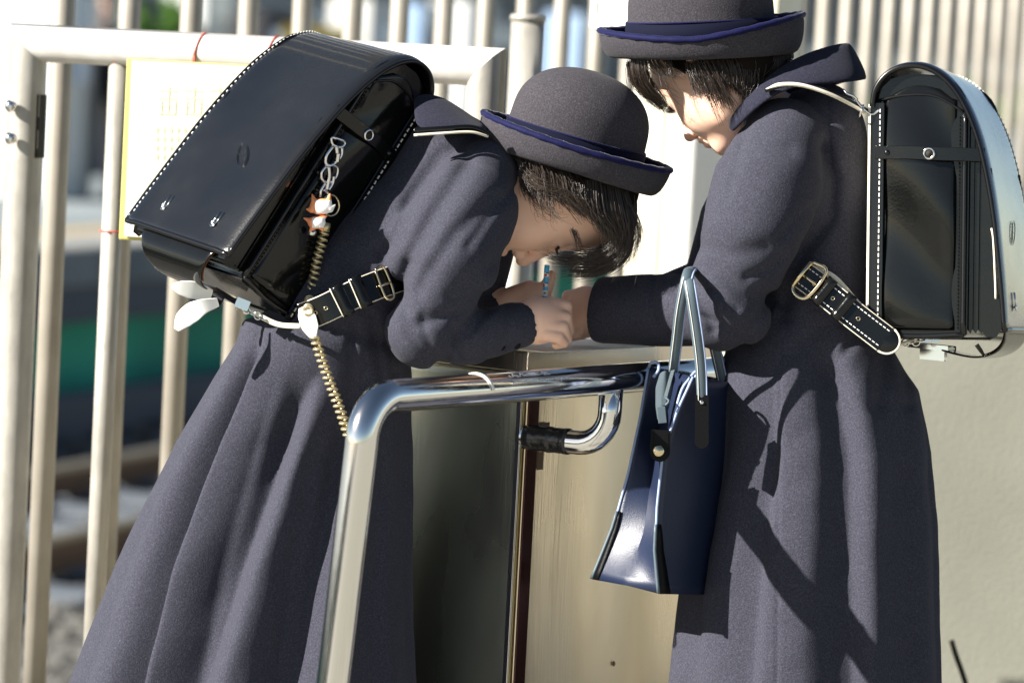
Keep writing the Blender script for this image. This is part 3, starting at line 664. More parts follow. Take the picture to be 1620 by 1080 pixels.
def creases(P, d, lines, zmax):
    w_ = 1 / (1 + np.exp((P[:, 2] - zmax) / 14))
    for pts, wd, dep in lines:
        L2 = [K(p[0], p[1], 0) for p in pts]
        t = seg2d(P, L2)
        d = d + dep * np.exp(-(t / wd) ** 2) * w_
    return d

# hats ------------------------------------------------------------------------
def hat(parent, C, up, front, rc, h_crown, brim_out, curl, name='hat', rb=None):
    """bowler: C centre of the crown's base; up axis; curl(th) -> (out, rise) of the rolled edge; th 0 = front, +90 = near side"""
    up = nrm(up); front = np.asarray(front, float); front = nrm(front - up * np.dot(front, up)); side = np.cross(up, front)
    if side[2] > 0: side = -side
    nth = 96; prof = []
    V = []; 
    def P_(r, h, th, ex=1.0): return C + up * h + (front * math.cos(th) * 1.06 + side * math.sin(th) * 0.94) * r
    crown = []
    for i in range(14):
        a = math.pi / 2 * i / 13
        crown.append((rc * math.sin(a) ** 0.92, h_crown * (0.30 + 0.70 * math.cos(a) ** 0.85)))
    crown[0] = (0.5, h_crown)
    crown += [(rc * 1.005, h_crown * 0.22), (rc * 1.015, h_crown * 0.12), (rc * 1.03, h_crown * 0.04), (rc * 1.04, 0)]
    nC = len(crown); rings = []
    for k in range(nth):
        th = 2 * math.pi * k / nth; out, rise, dip = curl(th); col = []
        for r, h in crown: col.append(P_(r * (1 + 0.012 * math.sin(3 * th + 1)), h, th))
        r0_ = rc * 1.04
        seq = [(0.10, -0.35), (0.28, -0.75), (0.50, -1.0), (0.74, -0.92), (0.92, -0.45)]
        for a, b in seq: col.append(P_(r0_ + out * a, dip * b * -1 * -1, th))
        col.append(P_(r0_ + out * 1.0, rise * 0.35 - dip * 0.05, th)); col.append(P_(r0_ + out * 0.99, rise * 0.75, th)); col.append(P_(r0_ + out * 0.95, rise, th))
        rings.append(col)
    nv = len(rings[0]); V = np.array([[rings[k][j] for k in range(nth)] for j in range(nv)]).reshape(-1, 3)
    o = link(name, V, grid_faces(nv, nth, True), M['felt'], parent, solid=3.2 * S, subsurf=1)
    edge = np.array([rings[k][-1] for k in list(range(nth)) + [0]])
    tv, tf = tube(edge, 5.6 + 0.6 * np.sin(np.arange(nth + 1) * 1.9), 8, cap=False, flat=(1, 1.25), up=up)
    link('brim_trim', tv, tf, M['velvet'], o)
    bandr = [(rc * 1.025, h_crown * 0.185), (rc * 1.045, h_crown * 0.18), (rc * 1.055, h_crown * 0.04), (rc * 1.05, 0.0)]
    bv = np.array([[P_(r * (1 + 0.012 * math.sin(3 * th + 1)), h, th) for th in np.linspace(0, 2 * math.pi, nth, endpoint=False)] for r, h in bandr]).reshape(-1, 3)
    link('hat_band', bv, grid_faces(4, nth, True), M['ribbon'], o, solid=1.2 * S)
    cv = np.array([P_(rc * 1.045, h_crown * 0.185, th) for th in np.linspace(0, 2 * math.pi, nth + 1)])
    tv, tf = tube(cv, 1.6, 6, cap=False); link('cord', tv, tf, M['velvet'], o)
    return o
# hair ------------------------------------------------------------------------
def strands(name, groups, parent, m, seed=3):
    """groups: list of (guides [list of polylines], count, jitter, radius, curl)"""
    r = np.random.default_rng(seed); Vs = []; Fs = []; n = 0; SEG = 12
    for guides, cnt, jit, rad, curl in groups:
        G = [spline(KL(g), SEG) for g in guides]
        for _ in range(cnt):
            u = r.random() * (len(G) - 1); i = min(int(u), len(G) - 2); u -= i
            p = G[i] * (1 - u) + G[i + 1] * u
            t = np.linspace(0, 1, SEG)[:, None]
            off = r.normal(size=3) * jit * (0.35, 0.35, 0.9); off2 = r.normal(size=3) * jit * (1, 1, 1.2)
            p = p + off * (1 - t * 0.3) + off2 * t ** 1.6
            ph = r.random() * 6.28; fr = 1 + 2.5 * r.random(); cu = curl * r.normal(size=3)
            p = p + np.sin(t * fr * 3.14 + ph) * cu * t
            L_ = 0.7 + 0.3 * r.random() if r.random() < 0.6 else 1.0
            if L_ < 1:
                tt = np.linspace(0, L_, SEG) * (SEG - 1); i0 = np.minimum(tt.astype(int), SEG - 2); fr_ = (tt - i0)[:, None]; p = p[i0] * (1 - fr_) + p[i0 + 1] * fr_
            rr = rad * (0.7 + 0.6 * r.random()) * np.linspace(1.0, 0.35, SEG)
            v, f = tube(p, rr, 3, cap=False)
            Vs.append(v); Fs += [[a + n for a in q] for q in f]; n += len(v)
    return link(name, np.vstack(Vs), np.array(Fs), m, parent)

# ================================================================== girl on the left: bent over, writing
gl = root('person', K2W(K(470, 1560, 60))[0] * np.array([1, 1, 0]), 'girl in a long navy coat bent far over the steel stand, writing', 'person', 'schoolgirls in navy coats')
AL = frame((0.10, -0.975, 0.16), (0.99, 0.10, 0.08))
HL = K(884, 297, 75)
tL = [K(505, 640, 70), K(520, 540, 60), K(575, 455, 55), K(665, 355, 50), K(738, 275, 48)]
def body_left(P):
    d = head_sdf(P, HL, AL, 1.06, 1.30)
    d = smin(d, chain(P, [K(745, 285, 55), K(800, 290, 62), K(850, 290, 72)], [52, 44, 50]), 18)
    d = smin(d, chain(P, tL, [86, 84, 78, 74, 58]), 25)
    # near arm
    d = smin(d, chain(P, [K(752, 285, -10), K(700, 410, -45), K(676, 525, -48), K(745, 535, -15), K(812, 513, 28)], [40, 36, 32, 27, 22]), 14)
    # far arm
    d = smin(d, chain(P, [K(770, 260, 120), K(770, 380, 190), K(760, 470, 210), K(800, 480, 180), K(838, 462, 150)], [38, 34, 28, 24, 19]), 14)
    # near hand: a fist closed on the pencil, back of the hand to the camera
    h_ = ell(P, K(852, 507, 40), (44, 37, 26), (nrm((1, 0.05, 0.25)), nrm((-0.05, 1, 0.1)), nrm((-0.25, -0.1, 1))))
    h_ = smin(h_, chain(P, [K(812, 513, 28), K(842, 508, 38)], [25, 32]), 14)
    h_ = smin(h_, chain(P, [K(872, 484, 52), K(893, 486, 62)], [15, 13]), 7)
    h_ = smin(h_, chain(P, [K(893, 486, 62), K(896, 507, 78), K(880, 525, 88)], [12.5, 10.5, 9.5]), 2.5)       # index
    h_ = smin(h_, chain(P, [K(868, 500, 36), K(893, 503, 48), K(898, 524, 66), K(884, 536, 78)], [14, 12, 10.5, 9]), 2.5)
    h_ = smin(h_, chain(P, [K(866, 515, 28), K(889, 518, 38), K(896, 535, 54), K(882, 541, 66)], [13, 11.5, 9.8, 8.5]), 2.5)
    h_ = smin(h_, chain(P, [K(862, 528, 24), K(882, 533, 30), K(892, 542, 44), K(880, 545, 54)], [12, 10, 8.2, 7.5]), 2.5)
    h_ = smin(h_, chain(P, [K(838, 492, 56), K(858, 484, 76), K(878, 500, 92)], [15, 12, 9.5]), 5)             # thumb on the far side
    d = smin(d, h_, 6)
    # far hand: flat on the paper with the thumb raised
    g_ = ell(P, K(845, 468, 150), (34, 17, 24), (nrm((0.86, 0.5, 0)), nrm((-0.5, 0.86, 0)), (0, 0, 1)))
    g_ = smin(g_, chain(P, [K(860, 462, 142), K(868, 445, 138), K(872, 436, 136)], [11, 10, 8.5]), 6)
    for i, zz in enumerate((140, 152, 164, 175)):
        g_ = smin(g_, chain(P, [K(858, 470, zz), K(882, 486, zz + 4), K(893, 505, zz)], [10, 9, 7.5 - 0.4 * i]), 3)
    d = smin(d, g_, 8)
    # legs and feet
    for zz, xx in ((62, 455), (140, 480)):
        d = smin(d, chain(P, [K(498, 650, zz), K(xx - 30, 960, zz), K(xx - 40, 1330, zz)], [60, 44, 28]), 25)
        d = smin(d, chain(P, [K(xx - 42, 1400, zz) , K(xx - 40, 1330, zz)], [26, 28]), 10)
        d = smin(d, chain(P, [K(xx - 35, 1420, zz), K(xx + 45, 1432, zz + 25)], [28, 22]), 15)
    return d
bL_ = make_mesh('body', body_left, K(330, 1480, -130), K(1060, 150, 260), 2.6, M['skin'], gl)
for a_, r_ in (((884, 538, 72), (4.2, 3.4, 2.0)), ((880, 547.5, 50), (3.6, 3.0, 2.0)), ((869, 438, 126), (4.5, 6, 2.5))):
    v, f = sphere(K(*a_), r_, 8); link('fingernail', v, f, M['nail'], bL_)

CRL = [
    ([(800, 470), (764, 500), (744, 528)], 6, 5), ([(735, 560), (720, 540), (716, 515)], 6, 4), ([(690, 560), (676, 530), (672, 500)], 7, 4), ([(812, 300), (770, 352), (742, 392)], 8, 4), ([(650, 420), (640, 450), (645, 490)], 8, 5),
    ([(772, 212), (700, 246), (655, 310), (628, 380), (606, 402)], 13, 9),
    ([(741, 262), (690, 345), (655, 405), (622, 480)], 15, 11),
    ([(785, 318), (724, 372), (690, 420), (664, 462)], 13, 7),
    ([(778, 470), (736, 512), (712, 548), (700, 578)], 11, 10),
    ([(760, 462), (722, 494), (668, 512)], 10, 7),
    ([(800, 400), (755, 440), (720, 470)], 12, 5),
    ([(640, 470), (655, 530), (690, 572)], 12, 5),
    ([(770, 490), (775, 525), (768, 560)], 8, 4), ([(800, 488), (808, 520), (800, 550)], 7, 3),
    # seams and pulls at the waist
    ([(560, 510), (556, 600), (552, 640)], 7, 6), ([(590, 500), (598, 560), (612, 640)], 8, 6), ([(628, 590), (634, 640)], 8, 6),
    ([(600, 260), (570, 330), (545, 400)], 22, 5),
]
skL = [(500, 505, 122, 50, 92), (540, 508, 138, 55, 100), (600, 490, 158, 62, 118), (700, 462, 192, 72, 148), (800, 438, 220, 80, 172), (900, 414, 242, 86, 190), (1000, 397, 263, 92, 208), (1080, 384, 282, 98, 222), (1290, 350, 320, 110, 250)]
foL = [(-44, 4, 42, 470, 4), (-66, 7, 9, 560), (-22, 9, 13, 560, 2), (2, 9, 54, 540, -16), (14, 7, 12, 620, 0), (36, 8, 46, 560, -14), (52, 8, 12, 600), (75, 10, 14, 600), (100, 9, 12, 600), (140, 12, 14, 600), (180, 12, 14, 600), (-140, 12, 14, 600), (-100, 10, 10, 600)]
def coat_left(P):
    t = chain(P, [K(508, 545, 55), K(560, 462, 52), K(652, 365, 48), K(722, 285, 45), K(770, 262, 50)], [116, 108, 102, 84, 62])
    t = smin(t, chain(P, [K(600, 395, 50), K(692, 238, 45)], [62, 50]), 15)
    s_ = skirt(P, skL, foL, 1.0, 500)
    d = smin(t, s_, 12)
    waist = np.abs((P[:, 1] - (540 - 515)) + 0.25 * (P[:, 0] - (520 - 810)))
    d = d + 9 * np.exp(-(waist / 16) ** 2) * (P[:, 0] < K(640, 0)[0])
    a = chain(P, [K(757, 278, 5), K(738, 330, -30), K(712, 410, -52), K(672, 518, -55)], [62, 82, 80, 58])
    a = smin(a, ell(P, K(690, 385, -40), (92, 80, 60), (nrm((0.55, 0.83, 0)), nrm((-0.83, 0.55, 0)), (0, 0, 1))), 20)
    a = smin(a, chain(P, [K(672, 524, -55), K(745, 527, -25), K(820, 515, 28)], [57, 50, 36]), 20)
    d = smin(d, a, 9)
    fa = chain(P, [K(775, 262, 110), K(768, 380, 190), K(755, 475, 210), K(786, 487, 185)], [58, 50, 42, 27])
    d = smin(d, fa, 14)
    d = creases(P, d, CRL, 25)
    d = d + 1.6 * wav(P, 5, 0.035) + 0.8 * wav(P, 9, 0.09)
    # open cuffs
    ax = nrm(K(840, 513, 36) - K(800, 518, 16)); ax2 = nrm((0.88, 0.28, 0.1))
    cut = (P - K(846, 520, 40)) @ nrm((0.86, -0.14, 0.35))
    near = np.linalg.norm(P - K(846, 515, 40), axis=1) - 62
    d = smax(d, -np.maximum(-cut, near), 7)
    inner = chain(P, [K(780, 520, 5), K(880, 505, 58)], [29, 31]); d = smax(d, -inner, 3)
    inner = chain(P, [K(786, 486, 185), K(860, 460, 150)], [20, 24]); d = smax(d, -inner, 3)
    # neck opening
    d = smax(d, -chain(P, [K(800, 285, 62), K(880, 292, 75)], [52, 70]), 4)
    return d
coatL = make_mesh('coat', coat_left, K(20, 1260, -260), K(900, 150, 360), 4.2, M['coat'], gl)
for i, (bx, by, bz) in enumerate(((793, 549, -24), (817, 546, -6))):
    v, f = sphere(K(bx, by, bz), (7, 6, 4)); link('button', v, f, M['blackleather2'], coatL)
# welt line near the waist
# collar: a broad flap standing up behind the neck
def collar(rows, parent, thick=7):
    V = np.array([[K(*p) for p in r] for r in rows]); nu, nv = V.shape[:2]
    return link('collar', V.reshape(-1, 3), grid_faces(nu, nv), M['collar'], parent, solid=thick * S, subsurf=2)
collar([[(652, 150, 20), (654, 178, -20), (656, 206, -60)], [(682, 146, 20), (690, 176, -25), (698, 206, -66)], [(714, 160, 20), (724, 184, -22), (734, 206, -60)], [(746, 186, 20), (755, 196, -10), (764, 206, -42)],
        [(756, 190, 50), (766, 198, 35), (776, 208, 15)], [(740, 190, 120), (752, 196, 125), (768, 204, 130)]], gl)
# cap of hair under the hat and loose strands
def cap_left(P):
    q = (P - HL) @ np.asarray(AL).T / 1.06
    d = ell(q, np.array([28., -10, 0]), (97, 104, 86))
    return smax(d, q[:, 1] - 8 - 0.30 * q[:, 0], 8)
hL = make_mesh('hair', cap_left, K(740, 440, -60), K(1050, 150, 220), 3.2, M['haircap'], gl)
zN = -22
strands('hair_strand', [
    # over the ear from under the brim down to the nape
    ([[(815, 238, -5), (822, 262, -14), (824, 292, -18), (832, 308, -20)], [(840, 245, -14), (856, 268, -26), (862, 300, -28), (868, 318, -28)],
      [(880, 258, -18), (900, 285, -32), (905, 305, -32), (915, 322, -30)], [(920, 272, -10), (928, 300, -26), (925, 318, -30), (940, 345, -28)]], 760, 6, 0.7, 2.5),
    # swept across above the cheek
    ([[(822, 250, -12), (850, 282, -28), (895, 300, -32), (930, 330, -28)], [(822, 276, -14), (850, 300, -28), (890, 315, -32), (925, 345, -28)]], 260, 6, 0.7, 2.5),
    # fringe mass falling over the forehead
    ([[(925, 285, -18), (930, 330, -26), (945, 355, -22), (960, 366, -12)], [(950, 290, -12), (955, 335, -20), (972, 365, -8), (972, 392, 4)],
      [(975, 298, 0), (985, 340, -6), (988, 372, 4), (975, 402, 12)], [(992, 305, 20), (1000, 340, 20), (996, 378, 22), (980, 408, 26)]], 1000, 6, 0.7, 2.8),
    # fringe tail curling back to the left at the brow
    ([[(965, 335, 0), (975, 372, 2), (955, 395, 8), (915, 402, 14)], [(978, 335, 10), (985, 385, 12), (950, 412, 18), (885, 408, 24)],
      [(990, 335, 20), (992, 392, 22), (950, 428, 26), (898, 432, 30)], [(998, 340, 40), (996, 400, 40), (955, 430, 40), (905, 428, 40)]], 480, 6, 0.65, 3.5),
    # inner side of the fringe
    ([[(1000, 300, 60), (1002, 345, 60), (985, 385, 60), (960, 405, 60)], [(990, 300, 120), (992, 345, 120), (970, 385, 110), (940, 405, 100)]], 500, 8, 0.8, 2.5),
    # fly-away hairs
    ([[(985, 320, 10), (1002, 360, 10), (990, 400, 12), (960, 432, 16)], [(1000, 330, 20), (1012, 365, 20), (1002, 392, 20), (985, 420, 22)]], 110, 10, 0.32, 8),
    ([[(835, 300, -24), (838, 318, -28), (846, 330, -30), (862, 334, -30)], [(880, 315, -28), (880, 332, -32), (888, 345, -34), (900, 352, -34)]], 80, 9, 0.28, 6),
    ([[(905, 398, 0), (885, 402, 10), (868, 400, 18), (860, 394, 20)], [(925, 415, 5), (898, 420, 15), (872, 412, 24), (858, 402, 26)]], 36, 5, 0.35, 4),
], hL, M['hair'], 5)
# eyebrow and lashes
strands('eyebrow', [([[(903, 362, -16), (909, 378, -13), (914, 394, -6)], [(912, 366, -16), (918, 380, -10), (922, 396, -4)]], 42, 4.0, 0.30, 2.0)], hL, M['hair'], 6)
EL = HL + 1.06 * (np.array([-13, 88, 31]) @ np.asarray(AL))
eu, ef, el = AL
lv = MB()
for i in range(15):
    t = i / 14 - 0.5
    b = EL + el * t * 34 - ef * (t * t * 26) + eu * (-1.5)
    v, f = tube(spline([b, b + ef * 5 - eu * 2 + el * t * 4, b + ef * 10 - eu * 1 + el * t * 9], 5), [0.9, 0.8, 0.7, 0.5, 0.3], 4); lv.add(v, f)
lid = [EL + el * t * 34 - ef * (t * t * 26 - 0.5) for t in np.linspace(-0.5, 0.5, 12)]
v, f = tube(np.array(lid), np.r_[0.4, np.full(10, 1.5), 0.4], 6); lv.add(v, f)
lv.link('eyelashes', M['hair'], gl)
# hat
CHL = K(905, 236, 68)
def curlL(th):
    fr = math.cos(th); nr = math.sin(th)
    return (36 + 8 * max(fr, 0), 12 - 4 * max(nr, 0) - 2 * max(fr, 0) ** 2 + 6 * max(-fr, 0), 30 + 8 * max(fr, 0))
hat(gl, CHL, (0.27, 0.955, -0.10), (1, -0.25, 0.1), 104, 128, 38, curlL)

# ================================================================== girl on the right: standing, side on
ZR = 70
_K0 = K
def K(px, py, z=0.0): return _K0(px, py, z + ZR)
gr_ = root('person', K2W(K(1290, 1560, 60))[0] * np.array([1, 1, 0]), 'girl in a long navy coat standing upright with a navy tote on her forearm', 'person', 'schoolgirls in navy coats')
psi, tht = math.radians(36), math.radians(38)
h_ = np.array([-math.cos(psi), 0, math.sin(psi)])
AR = frame(math.cos(tht) * h_ + np.array([0, -math.sin(tht), 0]), math.cos(tht) * Y3 + math.sin(tht) * h_)
HR = K(1133, 106, 60)
def body_right(P):
    d = head_sdf(P, HR, AR, 1.04)
    d = smin(d, chain(P, [K(1250, 215, 60), K(1205, 170, 60), K(1158, 128, 60)], [54, 44, 46]), 18)
    d = smin(d, chain(P, [K(1295, 640, 60), K(1290, 520, 60), K(1290, 400, 60), K(1280, 290, 60), K(1260, 220, 60)], [86, 82, 76, 76, 56]), 25)
    d = smin(d, chain(P, [K(1235, 235, -15), K(1190, 370, -45), K(1140, 480, -40), K(1060, 490, 25), K(960, 496, 105)], [42, 36, 33, 28, 23]), 14)
    d = smin(d, chain(P, [K(1230, 240, 140), K(1150, 350, 200), K(1110, 450, 240), K(1040, 480, 250), K(985, 490, 250)], [42, 34, 30, 26, 22]), 14)
    # near hand, a loose fist resting on the stand
    h2 = ell(P, K(925, 494, 125), (34, 42, 24), (nrm((1, 0, 0)), nrm((0, 1, 0.1)), (0, 0, 1)))
    h2 = smin(h2, chain(P, [K(970, 492, 108), K(938, 488, 120)], [29, 33]), 12)
    for i, (yy, rr) in enumerate(((468, 13), (488, 13), (507, 12), (524, 10.5))):
        h2 = smin(h2, chain(P, [K(918, yy, 122 - 2 * i), K(900, yy + 2, 132), K(902, yy + 8, 152), K(922, yy + 6, 158)], [rr, rr - 1, rr - 2, rr - 3]), 2.5)
    h2 = smin(h2, chain(P, [K(938, 478, 148), K(920, 470, 168), K(906, 482, 176)], [14, 12, 10]), 5)
    d = smin(d, h2, 8)
    g2 = ell(P, K(962, 500, 250), (28, 16, 26))
    for i, zz in enumerate((236, 248, 260, 271)):
        g2 = smin(g2, chain(P, [K(950, 498, zz), K(932, 504, zz + 2), K(922, 514, zz)], [9.5, 8.5, 7]), 3)
    g2 = smin(g2, chain(P, [K(966, 500, 232), K(950, 503, 222), K(938, 508, 220)], [11, 9, 8]), 3)
    d = smin(d, g2, 8)
    for zz, xx in ((15, 1300), (115, 1280)):
        d = smin(d, chain(P, [K(1293, 660, zz + 10), K(xx, 980, zz), K(xx + 5, 1350, zz)], [66, 46, 28]), 25)
        d = smin(d, chain(P, [K(xx + 8, 1350, zz), K(xx + 8, 1480, zz)], [28, 27]), 10)
        d = smin(d, chain(P, [K(xx + 15, 1496, zz), K(xx - 70, 1500, zz + 20)], [28, 22]), 15)
    return d
make_mesh('body', body_right, K(880, 1560, -130), K(1430, -20, 310), 2.6, M['skin'], gr_)
CRR = [
    ([(1090, 450), (1130, 462), (1160, 490)], 6, 4), ([(1100, 500), (1135, 510), (1165, 530)], 6, 4), ([(1175, 440), (1205, 430), (1240, 400)], 8, 5), ([(1225, 380), (1255, 345), (1280, 330)], 8, 4), ([(1180, 200), (1165, 250), (1150, 300)], 8, 3), ([(1040, 432), (1030, 470), (1038, 520)], 6, 4), ([(1078, 430), (1068, 450), (1072, 480)], 6, 5),
    ([(1300, 235), (1316, 285), (1310, 345), (1272, 395), (1250, 440), (1240, 500)], 13, 13),
    ([(1212, 470), (1180, 520), (1165, 560)], 14, 9),
    ([(1108, 392), (1150, 405), (1200, 395)], 14, 4),
    ([(1092, 440), (1108, 478), (1125, 520)], 10, 8),
    ([(1130, 425), (1170, 470), (1215, 470)], 16, 6),
    ([(1148, 250), (1200, 235), (1240, 240)], 14, 3.5),
    ([(1060, 430), (1050, 470), (1062, 530)], 12, 4), ([(1010, 440), (1000, 480), (1006, 530)], 12, 3),
    ([(1308, 150), (1309, 205), (1314, 270)], 2.5, 2.2),
    ([(1250, 560), (1290, 520), (1330, 505)], 12, 5), ([(1330, 560), (1360, 520)], 10, 6), ([(1385, 640), (1400, 560)], 14, 7), ([(1430, 560), (1437, 640)], 10, 7),
    ([(1232, 560), (1226, 800), (1222, 1080)], 2.5, 2.0),
]
skR = [(480, 1285, 108, 60, 96), (560, 1292, 138, 60, 112), (620, 1300, 166, 60, 124), (720, 1308, 184, 62, 138), (820, 1302, 199, 64, 150), (930, 1294, 213, 66, 160), (1080, 1287, 222, 70, 172), (1300, 1280, 235, 74, 190)]
skR = [(a, b, c, d + ZR, e) for a, b, c, d, e in skR]
foR = [(9, 8, 30, 440, 6), (-6, 12, -9, 500), (24, 12, -9, 540), (-28, 7, 14, 560, 0), (48, 8, 13, 600, 0), (-62, 8, 12, 600), (75, 9, 10, 600), (110, 10, 12, 600), (150, 12, 12, 600), (-150, 12, 14, 600), (-100, 12, 12, 600)]
def coat_right(P):
    t = chain(P, [K(1290, 540, 60), K(1288, 420, 60), K(1283, 310, 60), K(1275, 235, 60), K(1240, 205, 62)], [100, 97, 97, 84, 60])
    t = smin(t, ell(P, K(1302, 228, 60), (72, 98, 92)), 20)
    s_ = skirt(P, skR, foR, 2.3, 480)
    d = smin(t, s_, 14)
    a = chain(P, [K(1240, 228, 0), K(1215, 290, -30), K(1192, 365, -48), K(1150, 476, -46)], [74, 88, 84, 64])
    a = smin(a, chain(P, [K(1150, 482, -46), K(1065, 490, 22), K(960, 490, 105)], [64, 60, 55]), 22)
    a = smin(a, ell(P, K(1155, 505, -45), (62, 50, 50)), 20)
    d = smin(d, a, 8)
    fa = chain(P, [K(1225, 240, 120), K(1160, 350, 190), K(1125, 450, 230), K(1010, 486, 250)], [66, 56, 48, 36])
    d = smin(d, fa, 14)
    d = creases(P, d, CRR, 30 + ZR)
    d = d + 1.8 * wav(P, 15, 0.03) + 0.8 * wav(P, 19, 0.09)
    cut = (P - K(944, 490, 112)) @ nrm((-0.86, 0.10, 0.30))
    near = np.linalg.norm(P - K(944, 490, 112), axis=1) - 80
    d = smax(d, -np.maximum(-cut, near), 4)
    d = smax(d, -chain(P, [K(1005, 490, 75), K(900, 494, 150)], [42, 44]), 3)
    d = smax(d, -chain(P, [K(1010, 488, 250), K(950, 496, 250)], [26, 28]), 3)
    d = smax(d, -chain(P, [K(1205, 168, 60), K(1130, 110, 60)], [52, 70]), 4)
    return d
_ = 0
coatR = make_mesh('coat', coat_right, K(900, 1270, -260), K(1560, 100, 360), 4.2, M['coat'], gr_)
collar([[(1152, 196, -16), (1154, 204, -24), (1158, 212, -30)], [(1166, 172, -30), (1168, 182, -42), (1172, 196, -50)], [(1204, 130, -28), (1206, 142, -52), (1212, 156, -66)], [(1250, 94, -8), (1262, 112, -40), (1268, 132, -66)],
        [(1300, 74, 10), (1318, 102, -20), (1326, 134, -50)], [(1336, 66, 40), (1354, 96, 20), (1366, 128, -10)], [(1346, 68, 80), (1362, 98, 80), (1374, 126, 70)], [(1320, 80, 130), (1340, 100, 140), (1350, 126, 150)], [(1250, 110, 160), (1270, 130, 175), (1280, 150, 185)], [(1180, 160, 140), (1190, 180, 155), (1200, 200, 160)]], gr_, 9)
def cap_right(P):
    q = (P - HR) @ np.asarray(AR).T / 1.04
    d = ell(q, np.array([28., -10, 0]), (97, 104, 86))
    d = smin(d, ell(q, np.array([-30., -52, 0]), (60, 46, 66)), 20)
    return smax(d, q[:, 1] - 20 - 0.45 * q[:, 0], 8)
hR = make_mesh('hair', cap_right, K(960, 230, -60), K(1300, -40, 220), 3.2, M['haircap'], gr_)
strands('hair_strand', [
    # nape and side, running down from the brim to the collar
    ([[(1108, 98, -36), (1116, 112, -40), (1126, 120, -40), (1136, 130, -36)], [(1150, 96, -34), (1156, 112, -38), (1160, 126, -36), (1166, 140, -30)],
      [(1185, 92, -24), (1190, 112, -28), (1186, 140, -26), (1184, 160, -22)], [(1225, 82, 0), (1228, 98, -6), (1215, 120, -12), (1200, 138, -16)], [(1250, 78, 30), (1252, 90, 24), (1240, 104, 14), (1226, 118, 4)]], 1500, 5, 0.6, 2.5),
    # temple wisps over the cheek
    ([[(1085, 100, -30), (1090, 118, -38), (1096, 136, -40), (1100, 150, -40)], [(1105, 98, -34), (1114, 122, -42), (1124, 146, -44), (1134, 165, -44)],
      [(1130, 105, -38), (1142, 130, -44), (1155, 155, -42), (1165, 172, -38)]], 260, 5, 0.5, 3.0),
    ([[(1110, 125, -42), (1118, 150, -46), (1126, 170, -48), (1136, 196, -46)], [(1120, 125, -44), (1128, 150, -48), (1138, 172, -48), (1146, 192, -44)]], 26, 3, 0.4, 2.5),
    # fringe falling in front of the forehead
    ([[(998, 80, 10), (1000, 120, 8), (1016, 148, 14), (1048, 174, 30)], [(1012, 82, 0), (1016, 118, -2), (1030, 145, 8), (1052, 172, 26)],
      [(1022, 88, -4), (1024, 112, -8), (1034, 138, 2), (1054, 164, 20)]], 340, 3.5, 0.5, 3.0),
    ([[(1020, 92, -10), (1030, 108, -16), (1042, 116, -14), (1056, 122, -12)], [(1060, 96, -26), (1066, 108, -30), (1076, 116, -32), (1088, 120, -34)]], 90, 4, 0.5, 3.0),
    ([[(992, 100, 40), (998, 125, 40), (1014, 146, 44), (1044, 168, 50)], [(1000, 100, 70), (1004, 125, 70), (1020, 145, 70), (1044, 162, 70)]], 120, 5, 0.5, 3.0),
    ([[(990, 105, 10), (994, 135, 10), (1012, 158, 14), (1045, 180, 28)], [(1060, 108, -24), (1064, 124, -30), (1072, 138, -32), (1086, 150, -34)]], 40, 6, 0.35, 4),
], hR, M['hair'], 9)
EL = HR + 1.04 * (np.array([-13, 88, 31]) @ np.asarray(AR)); eu, ef, el = AR
lv = MB()
for i in range(15):
    t = i / 14 - 0.5; b = EL + el * t * 34 - ef * (t * t * 26) + eu * (-1.5)
    v, f = tube(spline([b, b + ef * 5 - eu * 2 + el * t * 4, b + ef * 9 - eu * 2 + el * t * 9], 5), [0.9, 0.8, 0.7, 0.5, 0.3], 4); lv.add(v, f)
v, f = tube(np.array([EL + el * t * 34 - ef * (t * t * 26 - 0.5) for t in np.linspace(-0.5, 0.5, 12)]), np.r_[0.4, np.full(10, 1.5), 0.4], 6); lv.add(v, f)
lv.link('eyelashes', M['hair'], gr_)
def curlR(th):
    fr = math.cos(th); nr = math.sin(th)
    return (34 + 8 * max(fr, 0) + 6 * max(-fr, 0), 10 - 9 * max(nr, 0) + 4 * max(fr, 0) ** 2 + 18 * max(-fr, 0) + 2 * math.sin(3 * th), 34 - 4 * max(fr, 0))
hat(gr_, K(1111, 56, 62), (-0.04, 0.99, -0.12), (-1, 0.05, 0.1), 110, 135, 38, curlR)
K = _K0
# ------------------------------------------------------------------ school satchels
class Sat:
    """local frame: a across the back (0 = near side), b up the bag, c outward from the back"""
    def __init__(s, O, a, b, W=259, sc=1.0, sb=1.0):
        s.sc = sc; s.sb = sb
        s.b = nrm(b); a = np.asarray(a, float); s.a = nrm(a - s.b * np.dot(a, s.b)); c = np.cross(s.a, s.b)
        if c[2] > 0: c = -c
        s.c = c; s.O = O; s.W = W
    def P(s, c, b, a=0.0): return s.O + s.c * c * s.sc + s.b * b * s.sb + s.a * a
    def prof(s, pts, a0, a1, inset=0):
        """closed outline (c,b) extruded across the bag from a0 to a1"""
        n = len(pts); V = [s.P(c, b, a0) for c, b in pts] + [s.P(c, b, a1) for c, b in pts]
        Fs = [(k, (k + 1) % n, n + (k + 1) % n, n + k) for k in range(n)] + [tuple(range(n)), tuple(range(2 * n - 1, n - 1, -1))]
        return np.array(V), Fs
def flap_curve(n=60):
    key = [(-4, 362), (2, 392), (22, 417), (52, 429), (88, 426), (122, 404), (150, 366), (172, 315), (188, 255), (200, 190), (208, 125), (214, 70), (219, 12)]
    return spline([(c, b, 0) for c, b in key], n)[:, :2]
FC = flap_curve()
